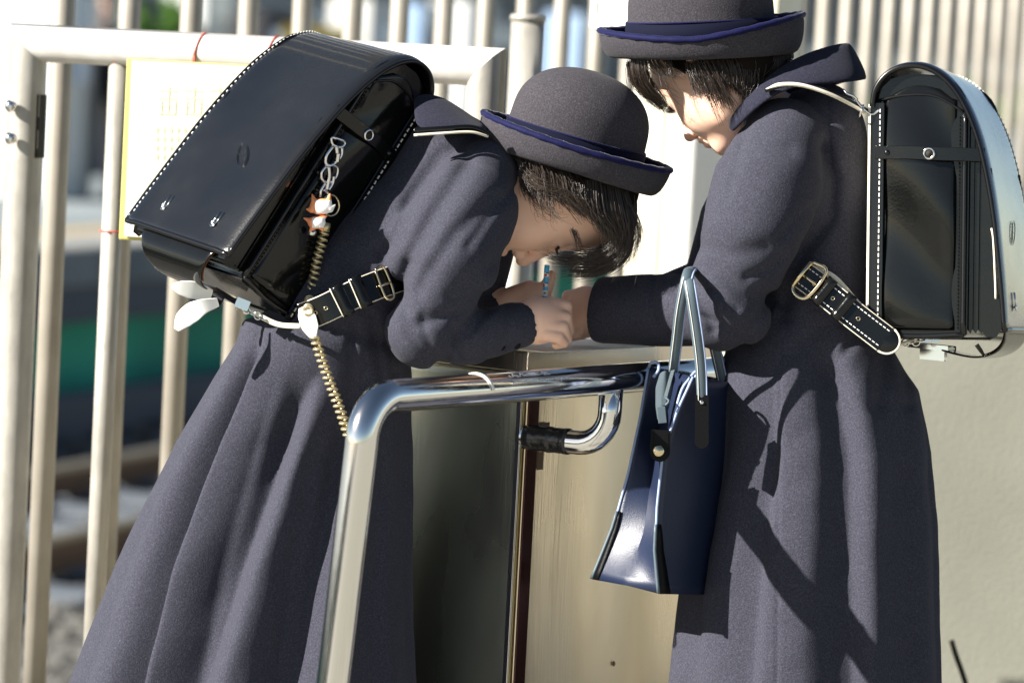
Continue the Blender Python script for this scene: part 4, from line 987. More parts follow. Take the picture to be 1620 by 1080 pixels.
def satchel(S_, name, label, worn, hook=False):
    W = S_.W; o = root(name, K2W(S_.P(60, 0, W / 2))[0], label, 'school satchel', 'black leather school satchels')
    # main compartment, rounded at the top
    pr = [(0, 6), (6, 0), (142, 0), (150, 6)] + [(150, 330)] + [(150 - 50 * (1 - math.cos(t)), 345 + 62 * math.sin(t)) for t in np.linspace(0.1, math.pi / 2, 8)] + [(60, 410), (30, 402), (8, 382), (0, 360)]
    v, f = S_.prof(pr, 3, W - 3); link('main_case', v, f, M['leather'], o, bevel=5 * S, autosmooth=40)
    # near gusset: a padded panel that bulges a little
    def gusset(a_at, sign):
        nu, nv = 14, 40; V = []
        for i in range(nu):
            for j in range(nv):
                u = i / (nu - 1); w_ = j / (nv - 1); top = 372 + 30 * math.sin(math.pi * min(1, u * 1.05)) ; b = 10 + (top - 10) * w_; c = 16 + (134 - 16) * u
                bul = 7 * (math.sin(math.pi * u) ** 0.6) * (math.sin(math.pi * w_) ** 0.35) + 2.0 * math.sin(4 * u + 9 * w_) + 1.4 * math.sin(11 * w_ + 2 * u)
                V.append(S_.P(c, b, a_at - sign * bul))
        return np.array(V), grid_faces(nu, nv)
    for a_at, sg in ((3, 1), (W - 3, -1)):
        v, f = gusset(a_at, sg); link('side_panel', v, f, M['leather'], o, solid=2 * S)
    # expanding folds and the front pocket
    for i, c0 in enumerate((153, 161, 169)):
        v, f = S_.prof([(c0, 14), (c0 + 5, 8), (c0 + 7, 14), (c0 + 7, 322 - i * 14), (c0 + 3, 328 - i * 14), (c0, 322 - i * 14)], 9 + 3 * i, W - 9 - 3 * i); link('accordion_fold', v, f, M['leather'], o, bevel=1.6 * S, autosmooth=40)
    v, f = S_.prof([(178, 14), (186, 4), (198, 4), (206, 16), (202, 100), (194, 190), (186, 262), (178, 268)], 6, W - 6); link('front_pocket', v, f, M['leather'], o, bevel=4 * S, autosmooth=40)
    # rims with piping and stitches along the near and far edges
    for a_e in (1, W - 1):
        for cc, bt in ((8, 372), (148, 352)):
            v, f = tube([S_.P(cc, b, a_e) for b in np.linspace(4, bt, 20)], 4.2, 8); link('piping', v, f, M['leather_edge'], o)
        v, f = tube(spline([S_.P(8, 4, a_e), S_.P(75, 0, a_e), S_.P(148, 4, a_e)], 14), 4.0, 8); link('piping', v, f, M['leather_edge'], o)
        v, f = tube(spline([S_.P(8, 372, a_e), S_.P(50, 380, a_e - 0), S_.P(100, 378, a_e), S_.P(146, 352, a_e)], 14), 2.2, 8); link('seam', v, f, M['leather_edge'], o)
    # back board: black binding, cream lining showing at the wearer's side, white stitches
    v, f = S_.prof([(-7, -4), (-2, -4), (-2, 366), (-7, 366)], -3, W + 3); link('back_lining', v, f, M['cream'], o, smooth=False)
    v, f = S_.prof([(-2, -2), (3, -2), (3, 368), (-2, 368)], -4, W + 4); link('back_board', v, f, M['leather'], o, smooth=False, bevel=1 * S)
    v, f = S_.prof([(3, -3), (17, -3), (17, 366), (3, 366)], -6, -1); link('binding', v, f, M['leather_edge'], o, smooth=False, bevel=1.5 * S)
    mb = MB()
    for b in np.arange(4, 362, 9.5):
        v, f = obox(S_.P(13, b, -7.2), S_.c, S_.b, S_.a, 0.85, 3.0, 0.8); mb.add(v, f)
    mb.link('white_stitching', M['thread'], o, smooth=False)
    mb = MB()
    for b in np.arange(14, 350, 6):
        for cc in (139,):
            v, f = obox(S_.P(cc, b, 0.2), S_.c, S_.b, S_.a, 0.8, 1.9, 1.2); mb.add(v, f)
    mb.link('dark_stitching', M['blackthread'], o, smooth=False)
    # side strap with eyelet and rivet
    pth = [S_.P(6, 290, -7), S_.P(30, 289, -9), S_.P(60, 289, -12), S_.P(100, 287, -13), S_.P(140, 286, -9), S_.P(180, 285, -2)]
    v, f = ribbon(spline(pth, 24), S_.b, 21, 3.5); stp = link('side_strap', v, f, M['leather'], o, bevel=1 * S, autosmooth=40)
    v, f = torus(S_.P(94, 287, -16), S_.c, S_.b, 8, 2.2, 24, 8); link('eyelet', v, f, M['nickel'], stp)
    v, f = sphere(S_.P(94, 287, -15), 5.5, 6); link('eyelet_centre', v, f, M['slot'], stp)
    v, f = sphere(S_.P(26, 289, -11), (4.5, 4.5, 3), 6); link('rivet', v, f, M['leather_edge'], stp)
    # the flap: one long sheet over the top down to the bottom front
    nA = 22; aa = np.linspace(-9, W + 9, nA); V = []; m_ = len(FC)
    for i, (c, b) in enumerate(FC):
        t = FC[min(i + 1, m_ - 1)] - FC[max(i - 1, 0)]; t = t / np.linalg.norm(t); nrm2 = np.array([-t[1], t[0]])
        for a in aa:
            u = (a + 9) / (W + 18); e = min(u, 1 - u); sag = -5 * max(0, 1 - e / 0.05) ** 2 + 1.5 * math.sin(3.1 * u + i * 0.07)
            # round the two bottom corners
            ed = 0
            if b < 26 and c > 150: ed = 0
            V.append(S_.P(c + nrm2[0] * sag, b + nrm2[1] * sag, a))
    fl = link('flap', np.array(V), grid_faces(m_, nA), worn, o, solid=5 * S, subsurf=1)
    def fpt(i, a, off=4.0):
        i = int(i); c, b = FC[i]; t = FC[min(i + 1, m_ - 1)] - FC[max(i - 1, 0)]; t = t / np.linalg.norm(t); n2 = np.array([-t[1], t[0]])
        return S_.P(c + n2[0] * off, b + n2[1] * off, a)
    for a in (-9, W + 9):
        v, f = tube([fpt(i, a, -4 if 0 < i < m_ - 1 else -4) for i in range(m_)], 4.2, 8); link('edge_binding', v, f, M['leather_edge'], fl)
    v, f = tube([fpt(m_ - 1, a, -1 if 0.05 < (a + 9) / (W + 18) < 0.95 else -4) for a in aa], 4.6, 8); link('edge_binding', v, f, M['leather_edge'], fl)
    mb = MB(); 
    dense = spline([(c, b, 0) for c, b in FC[::4]] + [(FC[-1][0], FC[-1][1], 0)], 150)[:, :2]
    for a, mm in ((W + 0.5, 0),):
        for i in range(6, 146, 1):
            c, b = dense[i]; t = dense[i + 1] - dense[i - 1]; t /= np.linalg.norm(t); n2 = np.array([-t[1], t[0]]); 
            if i % 2: continue
            v, f = obox(S_.P(c + n2[0] * 1.6, b + n2[1] * 1.6, a), S_.c * t[0] + S_.b * t[1], S_.c * n2[0] + S_.b * n2[1], S_.a, 1.9, 0.9, 0.8); mb.add(v, f, mm)
    mb.link('flap_stitching', None, fl, smooth=False, mats=[M['thread'], M['blackthread']])
    for a in (62, W - 62):        # two stud fittings near the flap's lower edge
        i = m_ - 4; mb = MB()
        v, f = torus(fpt(i, a, 4.5), S_.a, nrm(S_.b - 0.08 * S_.c), 4.6, 1.4, 20, 6); mb.add(v, f); v, f = sphere(fpt(i, a, 4.0), (3, 3, 3), 6); mb.add(v, f)
        for da in (-4.5, 4.5):
            v, f = tube([fpt(i, a + da, 3.5), fpt(i - 1, a + da, 3.6), fpt(i - 2, a + da, 3.2)], 0.8, 6); mb.add(v, f)
        mb.link('stud', M['nickel'], fl)
    # pressed oval mark
    mb = MB(); i = m_ - 14; ic = fpt(i, W * 0.42, 2.7); up_ = nrm(fpt(i - 2, W * 0.5, 3.8) - ic)
    for k_, (ra, rb) in enumerate(((15, 25), (11.5, 20.5))):
        tt = np.linspace(0, 2 * math.pi, 40); v, f = tube([ic + S_.a * ra * math.cos(t) + up_ * rb * math.sin(t) for t in tt], 0.45, 5); mb.add(v, f)
    for k_ in range(9):
        t = k_ / 9 * 6.28; cc = ic + S_.a * 7 * math.cos(t) + up_ * 13 * math.sin(t); v, f = obox(cc, S_.a, up_, S_.c, 2.0, 0.5, 0.35); mb.add(v, f)
    mb.link('pressed_mark', worn, fl)
    # closing strap under the bag, orange light painted on its inside, metal clasp
    cs = spline([S_.P(208, 30, 0), S_.P(206, -4, 0), S_.P(188, -24, 0), S_.P(156, -32, 0), S_.P(118, -27, 0), S_.P(84, -18, 0)], 26)
    nw = 10; V = []; 
    for i, p in enumerate(cs):
        u = i / 25; half = 78 * (1 - u) ** 0.8 + 26
        for a in np.linspace(-half, half, nw): V.append(p + S_.a * (W / 2 + a))
    fs = grid_faces(26, nw); ctp = link('closing_tab', np.array(V), fs, M['leather'], o, solid=3.5 * S, subsurf=1)
    V2 = [np.array(v_) + (S_.b * 3.0 - S_.c * 2) for v_ in np.array(V).reshape(26, nw, 3)[3:14].reshape(-1, 3)]; link('lit_inner_face', np.array(V2), grid_faces(11, nw), M['lit_inside'], ctp)
    v, f = S_.prof([(40, -10), (104, -16), (104, -22), (40, -16)], W / 2 - 34, W / 2 + 34); ck = link('clasp_plate', v, f, M['nickel'], o, smooth=False, bevel=1.2 * S)
    v, f = S_.prof([(58, -14), (92, -18), (92, -36), (58, -33)], W / 2 - 12, W / 2 + 12); link('clasp_knob', v, f, M['nickel'], ck, smooth=False, bevel=3 * S)
    return o
def satchel_belt(parent, pts, wd, width, label=None):
    v, f = ribbon(spline(pts, 30), wd, width, 5); b = link('shoulder_strap', v, f, M['leather'], parent, bevel=1 * S, autosmooth=40)
    return b

aL = (-.65, .20, .73); bL = (.513, .836, .20)
SL = Sat(K(462, 506, -30), aL, bL, 259, 0.84, 1.06)
satL = satchel(SL, 'school_satchel', 'black school satchel on the bent girl’s back, a gold coil hanging from its side', M['leather_worn'])
aR = (.31, .0, .95); bR = (0.012, 1.0, 0.0)
SR = Sat(K(1377, 531, -68 + ZR), aR, bR)
satR = satchel(SR, 'school_satchel', 'black school satchel hanging upright on the standing girl’s back', M['leather_worn'])

# straps of the left satchel ----------------------------------------------------
def cam_strap(parent, path, width, name='shoulder_strap', edge=True, holes=False, stitched=False, nn=(0, 0, -1), thick=6):
    """strap lying over the coat, its face to the camera side; path in K coordinates"""
    P_ = spline(path, 40); T = np.gradient(P_, axis=0); W_ = np.cross(T, np.broadcast_to(np.asarray(nn, float), T.shape)); W_ /= np.linalg.norm(W_, axis=1)[:, None]
    v, f = ribbon(P_, W_, width, thick); o = link(name, v, f, M['leather'], parent, bevel=1.0 * S, autosmooth=40)
    if edge:
        for s_ in (-1, 1):
            v, f = tube(P_ + W_ * s_ * width / 2 + np.array([0, 0, -1.0]), 1.5, 6); link('cream_edge', v, f, M['cream'], o)
    if stitched:
        mb = MB(); L_ = np.r_[0, np.cumsum(np.linalg.norm(np.diff(P_, axis=0), axis=1))]
        for s_ in (-1, 1):
            for d in np.arange(6, L_[-1] - 6, 7.5):
                c = np.array([np.interp(d, L_, P_[:, k]) for k in range(3)]); w2 = np.array([np.interp(d, L_, W_[:, k]) for k in range(3)]); tt = nrm(np.array([np.interp(d + 1, L_, P_[:, k]) for k in range(3)]) - c)
                n2 = nrm(np.cross(w2, tt)); n2 = n2 if n2[2] < 0 else -n2
                v, f = obox(c + w2 * s_ * width * 0.34 + n2 * (thick / 2 + 0.4), tt, w2, n2, 2.4, 0.7, 0.5); mb.add(v, f)
        mb.link('stitching', M['thread'], o, smooth=False)
    if holes:
        mb = MB()
        for u in holes:
            i = int(u * 39); c = P_[i]; n2 = nrm(np.cross(W_[i], T[i])); n2 = n2 if n2[2] < 0 else -n2
            v, f = torus(c + n2 * (thick / 2 + 0.2), nrm(T[i]), W_[i], 2.8, 1.0, 14, 6); mb.add(v, f)
        mb.link('punched_hole', M['brass'], o)
    return o, P_, W_, T
lb, P_, W_, T_ = cam_strap(satL, [K(478, 502, -92), K(510, 490, -100), K(560, 466, -96), K(600, 450, -76), K(640, 436, -34)], 42, stitched=False, holes=(0.2, 0.3))
for u in (0.42, 0.58):     # keeper loops
    i = int(u * 39); v, f = ribbon(spline([P_[i] + W_[i] * s_ * 24 + np.array([0, 0, -7 if abs(s_) < 1 else -1]) for s_ in (-1, -0.9, 0, 0.9, 1)], 12), nrm(T_[i]), 20, 3.5); lo = link('keeper_loop', v, f, M['leather'], lb)
    for s2 in (-1,):
        v, f = tube(spline([P_[i] + T_[i] / np.linalg.norm(T_[i]) * s2 * 10 + W_[i] * s_ * 24 + np.array([0, 0, -9 if abs(s_) < 1 else -1]) for s_ in (-1, -0.9, 0, 0.9, 1)], 12), 1.1, 6); link('cream_edge', v, f, M['cream'], lo)
i = 31; mbk = MB(); bc = P_[i] + np.array([0, 0, -8]); t_ = nrm(T_[i]); w_ = W_[i]
fr_ = [bc + w_ * 23 - t_ * 7, bc + w_ * 23 + t_ * 11, bc - w_ * 23 + t_ * 11, bc - w_ * 23 - t_ * 7, bc + w_ * 23 - t_ * 7]
v, f = tube(spline(fr_, 30), 2.2, 8); mbk.add(v, f); v, f = tube([bc - w_ * 3 - t_ * 12, bc - w_ * 3 + t_ * 14], 2.2, 8); mbk.add(v, f); mbk.link('buckle', M['brass'], lb)
# white undersides of the strap ends and the thin connector below the bag
def tongue(parent, path, widths, name='strap_end'):
    v, f = ribbon(spline(path, 16), W_t(path), np.interp(np.linspace(0, 1, 16), np.linspace(0, 1, len(widths)), widths), 4); return link(name, v, f, M['paper'], parent, bevel=1.5 * S, autosmooth=40)
def W_t(path):
    P2 = spline(path, 16); T = np.gradient(P2, axis=0); W2 = np.cross(T, np.broadcast_to([0, 0, -1.0], T.shape)); return W2 / np.linalg.norm(W2, axis=1)[:, None]
tongue(satL, [K(478, 486, -100), K(487, 505, -108), K(496, 534, -110)], [12, 24, 28, 26, 10])
tongue(satL, [K(345, 478, -70), K(318, 486, -84), K(294, 502, -88), K(279, 522, -88)], [14, 22, 32, 28, 9])
tongue(satL, [K(335, 466, -50), K(312, 460, -64), K(290, 456, -72), K(272, 452, -76)], [16, 26, 28, 22, 8])
v, f = ribbon(spline([K(380, 480, -70), K(405, 496, -72), K(440, 513, -80), K(478, 516, -96)], 20), (0.2, 1, 0), [8] * 20, 4); link('connector', v, f, M['cream'], satL)
mb = MB()
for k_, (x_, y_) in enumerate(((390, 490), (399, 494), (408, 499), (417, 503))):
    v, f = torus(K(x_, y_, -76), nrm((1, -0.4, 0)), (0, 0.5, 0.8) if k_ % 2 else (0.3, 1, 0), 5.5, 1.6, 16, 6); mb.add(v, f)
v, f = obox(K(384, 481, -74), nrm((1, -0.4, 0)), nrm((0.4, 1, 0)), Z3, 11, 8, 6); mb.add(v, f)
mb.link('chain_link', M['nickel'], satL, autosmooth=40)
# upper strap: cream edge leaving the top of the bag under the collar
o_, *_r = cam_strap(satL, [K(655, 208, -66), K(700, 205, -66), K(745, 203, -56), K(775, 215, -48)], 14, edge=False, nn=(0, -1, -0.4))
v, f = tube(spline([K(655, 214, -72), K(700, 211, -74), K(745, 209, -66), K(772, 216, -56)], 20), 3.0, 8, flat=(1, 0.7)); link('cream_edge', v, f, M['cream'], o_)

K = lambda px, py, z=0.0: _K0(px, py, z + ZR)
# straps of the right satchel
rb, P_, W_, T_ = cam_strap(satR, [K(1268, 434, -62), K(1300, 458, -74), K(1350, 498, -86), K(1402, 538, -92)], 42, stitched=True, holes=(0.25, 0.48, 0.72))
mb = MB()      # rounded tip
tipc = P_[-1]; tt = nrm(T_[-1])
v, f = sphere(tipc + tt * 1, (21, 21, 3.2), 10, ax=np.array([tt, W_[-1], np.cross(tt, W_[-1])])); mb.add(v, f); mb.link('strap_tip', M['leather'], rb)
a_ = np.linspace(-math.pi / 2, math.pi / 2, 16); v, f = tube([tipc + tt * 22 * math.cos(t) + W_[-1] * 21 * math.sin(t) + np.array([0, 0, -1.]) for t in a_], 1.8, 6); link('cream_edge', v, f, M['cream'], rb)
for u in (0.38, 0.58):
    i = int(u * 39)
    v, f = ribbon(spline([P_[i] + W_[i] * s_ * 23 + np.array([0, 0, -7 if abs(s_) < 1 else -1]) for s_ in (-1, -0.9, 0, 0.9, 1)], 12), nrm(T_[i]), 17, 3.5); link('keeper_loop', v, f, M['leather'], rb)
i = 3; bc = P_[i] + np.array([0, 0, -9]); t_ = nrm(T_[i]); w_ = W_[i]; mbk = MB()
fr_ = [bc + w_ * 26 - t_ * 8, bc + w_ * 26 + t_ * 20, bc - w_ * 26 + t_ * 20, bc - w_ * 26 - t_ * 8, bc + w_ * 26 - t_ * 8]
v, f = tube(spline(fr_, 30), 3.2, 8); mbk.add(v, f); v, f = tube([bc - w_ * 24 - t_ * 10, bc + w_ * 24 - t_ * 10], 4.2, 10); mbk.add(v, f); v, f = tube([bc - t_ * 10, bc + t_ * 20], 2.2, 8); mbk.add(v, f); mbk.link('buckle', M['brass'], rb)
# second layer of the strap that goes back up behind
v, f = ribbon(spline([K(1285, 424, -52), K(1320, 440, -64), K(1362, 486, -72), K(1385, 500, -70)], 20), nrm((0.5, 0.8, 0.2)), 10, 3); link('cream_edge', v, f, M['cream'], rb)
v, f = ribbon(spline([K(1398, 536, -80), K(1420, 544, -78), K(1436, 541, -70), K(1452, 538, -60)], 16), (0.1, 1, 0.1), 5, 3); link('connector', v, f, M['cream'], satR)
mb = MB()
for k_, (x_, y_) in enumerate(((1432, 542), (1440, 540), (1449, 541), (1457, 537))):
    v, f = torus(K(x_, y_, -64), X3, (0, 0.5, 0.8) if k_ % 2 else (0, 1, 0), 5.5, 1.6, 16, 6); mb.add(v, f)
for x0, x1, y0, y1, z_ in ((1456, 1470, 524, 542, -50), (1473, 1486, 528, 541, -50), (1440, 1500, 515, 523, -30)):
    v, f = obox(K((x0 + x1) / 2, (y0 + y1) / 2, z_), X3, Y3, Z3, (x1 - x0) / 2, (y1 - y0) / 2, 8); mb.add(v, f)
mb.link('chain_link', M['nickel'], satR, autosmooth=40)
# upper strap, cream edged, running from the shoulder to the top of the back board
o_, *_r = cam_strap(satR, [K(1212, 143, -64), K(1250, 134, -88), K(1300, 142, -88), K(1345, 160, -72), K(1378, 178, -60)], 9, edge=False, nn=(0, 1, -0.35))
v, f = tube(spline([K(1212, 141, -76), K(1235, 134, -94), K(1268, 135, -98), K(1310, 148, -92), K(1345, 165, -78), K(1368, 178, -70)], 26), np.interp(np.linspace(0, 1, 26), [0, 0.15, 1], [1, 4.2, 3.6]), 10, flat=(1, 0.8)); link('cream_edge', v, f, M['cream'], o_)
mb = MB()
v, f = torus(K(1362, 176, -74), nrm((0.4, 1, 0)), Z3, 10, 1.8, 18, 6); mb.add(v, f)
v, f = tube(spline([K(1352, 155, -74), K(1366, 172, -78), K(1380, 181, -76), K(1393, 172, -78)], 12), 2.0, 6); mb.add(v, f)
v, f = tube(spline([K(1334, 142, -78), K(1340, 148, -84), K(1350, 152, -84), K(1356, 158, -80)], 10), 2.0, 6); mb.add(v, f)
mb.link('wire_ring', M['nickel'], o_)
# handle loop at the front of the right pocket and a strap end under it
v, f = tube(spline([SR.P(192, 170, -2), SR.P(196, 150, -6), SR.P(200, 80, -6), SR.P(200, 60, -2)], 20), 1.8, 8); link('pocket_wire', v, f, M['cream'], satR)
v, f = ribbon([K(1545, 545, 40), K(1552, 555, 38), K(1558, 564, 36)], X3, [7, 6, 3], 3); link('strap_end', v, f, M['cream'], satR)

K = _K0
# ------------------------------------------------------------------ keyring and coil hanging on the left satchel
def onL(px, py, off):        # point on the near side of the left satchel, off pixels proud of it
    e = np.array([px - 810, 540 - py]); n_ = SL.a; d0 = np.dot(SL.O - n_ * off, n_)
    # perspective ray through the pixel in K space: (ex*k, ey*k, z), k = 1 + z*S/DIST
    g = S / DIST; z = (d0 - n_[0] * e[0] - n_[1] * e[1]) / (n_[2] + g * (n_[0] * e[0] + n_[1] * e[1]))
    return K(px, py, z)
kr = root('keyring', K2W(onL(535, 225, 14))[0], 'chromed snap hook with small orange and white charm on the left satchel’s side', 'keyring')
def curve(name, pts, r, m, off=16, n=30, closed=False, parent=kr, **kw):
    P2 = [onL(x, y, off) for x, y in pts]
    if closed: P2 = P2 + [P2[0]]
    v, f = tube(spline(P2, n), r, 8); return link(name, v, f, m, parent)
hk = MB()
def hadd(pts, r, off=16, n=24, closed=False):
    P2 = [onL(x, y, off) for x, y in pts]; P2 = P2 + [P2[0]] if closed else P2; v, f = tube(spline(P2, n), r, 8); hk.add(v, f)
hadd([(526, 217), (545, 224), (543, 231), (536, 233), (527, 229), (524, 221)], 2.2, closed=True)
hadd([(527, 231), (517, 245), (515, 257), (521, 262), (530, 258), (540, 246), (541, 233)], 2.8)
hadd([(532, 232), (533, 244), (531, 257)], 3.6)
hadd([(535, 243), (533, 256)], 4.0, 19)
hadd([(517, 262), (509, 272), (509, 283), (516, 288), (526, 286), (533, 277), (534, 266), (528, 262)], 2.4, closed=True)
hadd([(520, 264), (521, 277), (519, 289), (517, 300)], 3.2, 18)
hadd([(528, 279), (526, 290), (520, 300)], 3.0, 18)
hadd([(514, 290), (508, 301), (506, 312)], 2.6, 15); hadd([(512, 300), (519, 306), (517, 316)], 2.4, 17)
hk.link('snap_hook', M['nickel'], kr)
rc_ = onL(523, 325, 14); v, f = torus(rc_, nrm(onL(533, 325, 14) - rc_), nrm(onL(523, 315, 14) - rc_), 17, 2.0, 30, 8); link('split_ring', v, f, M['brass'], kr)
zc_ = onL(507, 330, 16)[2] - 26
def figure(cx, cy, rx, ry, ears, name):
    g = MB(); c0 = K(cx, cy, zc_)
    def fn(P):
        d = ell(P, c0, (rx, ry, 8.0))
        for ex, ey, tx, ty in ears: d = smin(d, chain(P, [K(ex, ey, zc_), K(tx, ty, zc_)], [5.0, 1.2]), 2.5)
        return d
    P, Q = sdf_mesh(fn, c0 - 40, c0 + 40, 1.3); ctr = P[Q].mean(1)
    edge = (ctr[:, 0] < c0[0] - rx * 0.45) | (ctr[:, 1] > c0[1] + ry * 0.75) | (ctr[:, 1] < c0[1] - ry * 0.85)
    o = link(name, P, Q, None, kr, mats=[M['charmwhite'], M['orange']]); o.data.polygons.foreach_set('material_index', edge.astype(np.int32)); return o
figure(508, 327, 18, 13, [(497, 318, 494, 308), (520, 318, 522, 307), (492, 332, 485, 331), (523, 331, 530, 324)], 'charm')
figure(501, 352, 14, 10, [(492, 350, 481, 345), (508, 346, 517, 342), (495, 360, 490, 366), (508, 359, 511, 366)], 'charm')
v, f = sphere(onL(494, 368, 14), (7, 6, 6), 8); link('clear_bead', v, f, M['nickel'], kr)
for x_, y_ in ((503, 272), (500, 305), (496, 312)):
    v, f = sphere(onL(x_, y_, 10), 3.6, 6); link('dark_bead', v, f, M['leather_edge'], kr)
def coil(path, R, r, pitch, name):
    Pp = spline(path, 400); L_ = np.r_[0, np.cumsum(np.linalg.norm(np.diff(Pp, axis=0), axis=1))]; turns = L_[-1] / pitch; n = int(turns * 14)
    d = np.linspace(0, L_[-1], n); C = np.stack([np.interp(d, L_, Pp[:, k]) for k in range(3)], 1); T = np.gradient(C, axis=0); T /= np.linalg.norm(T, axis=1)[:, None]
    a = np.cross(T, [0, 0, 1.0]); a /= np.linalg.norm(a, axis=1)[:, None]; b = np.cross(T, a); ph = d / pitch * 2 * math.pi
    H = C + R * (np.cos(ph)[:, None] * a + np.sin(ph)[:, None] * b); v, f = tube(H, r, 8); return v, f
cp = root('coil_cord', K2W(onL(510, 365, 14))[0], 'springy gold coil cord hanging from the charm past the belt down to the handrail', 'coil cord')
v, f = coil([onL(513, 366, 16), onL(509, 385, 16), onL(502, 410, 16), onL(497, 440, 16), onL(491, 470, 16), K(487, 492, -112)], 6.8, 2.3, 9.0, ''); link('coil', v, f, M['gold'], cp)
v, f = coil([K(498, 532, -110), K(505, 556, -112), K(520, 600, -116), K(537, 645, -122), K(552, 690, -124)], 6.8, 2.3, 9.4, ''); link('coil', v, f, M['gold'], cp)
v, f = tube([onL(516, 352, 15), onL(513, 366, 16)], 8, 14); link('end_cap', v, f, M['gold'], cp)

# ------------------------------------------------------------------ pencil and pen
pn = root('pencil', K2W(K(855, 548, 92))[0], 'sky blue pencil with coloured patches held upright in the left girl’s fist', 'pencil')
p0, p1 = K(865.5, 419, 86), K(857, 540, 94); dP = nrm(p1 - p0)
v, f = tube([p0, p0 + dP * 3, p0 + dP * 105], [3.9, 4.3, 4.3], 12); link('shaft', v, f, M['blue'], pn, autosmooth=30)
v, f = tube([p0 + dP * 105, p1], [4.3, 0.8], 12); link('tip', v, f, M['wood'], pn)
pm = MB(); sd_ = nrm(np.cross(dP, Z3))
def patch(t0, t1, c0, c1, mi, rr=4.6):
    tt = np.linspace(c0, c1, 7); V = []
    for t in (t0, t1):
        for a in tt: V.append(p0 + dP * t + rr * (-Z3 * math.cos(a) + sd_ * math.sin(a)))
    pm.add(V, grid_faces(2, 7), mi)
patch(13, 19, -1.2, 1.0, 0); patch(15, 18.5, -0.3, 0.8, 1, 4.75); patch(12.5, 14, -1.0, 0.2, 2, 4.8); patch(29, 35, -0.8, 0.6, 0); patch(31, 35, 0.3, 1.2, 1, 4.75); patch(28.5, 30, -1.0, 0.4, 2, 4.8); patch(41, 50, -1.3, 1.3, 0); patch(44, 47, -0.3, 0.5, 3, 4.75)
pm.link('printed_patch', None, pn, mats=[M['paper'], M['red'], M['black'], M['bggrey']])
pe = MB(); v, f = tube([K(878, 548, 70), K(886, 541, 76), K(905, 520, 92)], [1.2, 4, 4], 10); pe.add(v, f, 0); v, f = tube([K(881, 545.5, 72), K(884, 543, 74)], [4.3, 4.3], 10); pe.add(v, f, 1)
tag(pe.link('pen', None, None, mats=[M['black'], M['nickel']]), 'black pen tip with a metal ring poking out under the left girl’s fist', 'pen')

K = lambda px, py, z=0.0: _K0(px, py, z + 45)
# ------------------------------------------------------------------ navy tote on the right girl's forearm
tb = root('tote_bag', K2W(K(1045, 940, -60))[0], 'navy coated tote bag with pale piping hanging from the standing girl’s forearm', 'handbag')
# rows from top to bottom: far edge, inner crease, near edge, then along the front panel to its other end
rows = []
for t in np.linspace(0, 1, 26):
    y = 578 + (915 - 578) * t
    fx = np.interp(t, [0, .25, .5, .75, .9, 1], [1027, 1013, 995, 972, 952, 938]); fy = np.interp(t, [0, 1], [580, 915])
    nx = np.interp(t, [0, .15, .35, .6, .8, 1], [1098, 1074, 1050, 1041, 1038, 1044]); ny = np.interp(t, [0, 1], [596, 938])
    cx = np.interp(t, [0, .3, .75, .88, 1], [1058, 1040, 1019, 1004, 994]); cy = np.interp(t, [0, .88, 1], [586, 885, 925]); cz = np.interp(t, [0, .3, .5, .85, .9, 1], [10, 40, 20, -25, -35, -55])
    ex = np.interp(t, [0, .5, 1], [1165, 1158, 1150]); ey = np.interp(t, [0, 1], [606, 940])
    far_, near_, cre, end_ = K(fx, fy, 12), K(nx, ny, -78), K(cx, cy, cz), K(ex, ey, 60)
    rows.append((far_, cre, near_, end_))
gus = []; 
for far_, cre, near_, end_ in rows:
    gus.append([far_ + (cre - far_) * u for u in np.linspace(0, 1, 7)] + [cre + (near_ - cre) * u for u in np.linspace(0, 1, 7)[1:]])
V = np.array(gus).reshape(-1, 3); link('side_gusset', V, grid_faces(26, 13), M['handbag'], tb, solid=2.2 * S, autosmooth=18)
fpn = []
for j, (far_, cre, near_, end_) in enumerate(rows):
    t = j / 25; fpn.append([near_ + (end_ - near_) * u + np.array([0, 0, -9 * math.sin(math.pi * u) * math.sin(math.pi * min(1, t * 1.1 + 0.05)) - 2 * math.sin(7 * u + 6 * t)]) for u in np.linspace(0, 1, 16)])
link('front_panel', np.array(fpn).reshape(-1, 3), grid_faces(26, 16), M['handbag'], tb, solid=2.2 * S)
sh = rows[0][3] - rows[0][2]
bpn = [[far_ + (end_ - near_) * u for u in np.linspace(0, 1, 10)] for far_, cre, near_, end_ in rows]
link('back_panel', np.array(bpn).reshape(-1, 3), grid_faces(26, 10), M['handbag'], tb, solid=2.2 * S)
gus2 = [[p + (end_ - near_) for p in g] for g, (far_, cre, near_, end_) in zip(gus, rows)]
link('side_gusset', np.array(gus2).reshape(-1, 3), grid_faces(26, 13), M['handbag'], tb, solid=2.2 * S)
f_, c_, n_, e_ = rows[-1]; bot = [[f_ + (e_ - n_) * u, c_ + (e_ - n_) * u, n_ + (e_ - n_) * u] for u in np.linspace(0, 1, 6)]
link('bottom', np.array(bot).reshape(-1, 3), grid_faces(6, 3), M['handbag'], tb, solid=2.2 * S)
for idx, off in ((0, (-1, 0, -1)), (2, (-1.5, 0, -2))):
    v, f = tube([r[idx] + np.array(off) for r in rows], 2.2, 8); link('piping', v, f, M['bagpipe'], tb)
v, f = tube([r[3] + np.array((1.0, 0, 0)) for r in rows], 2.2, 8); link('piping', v, f, M['bagpipe'], tb)
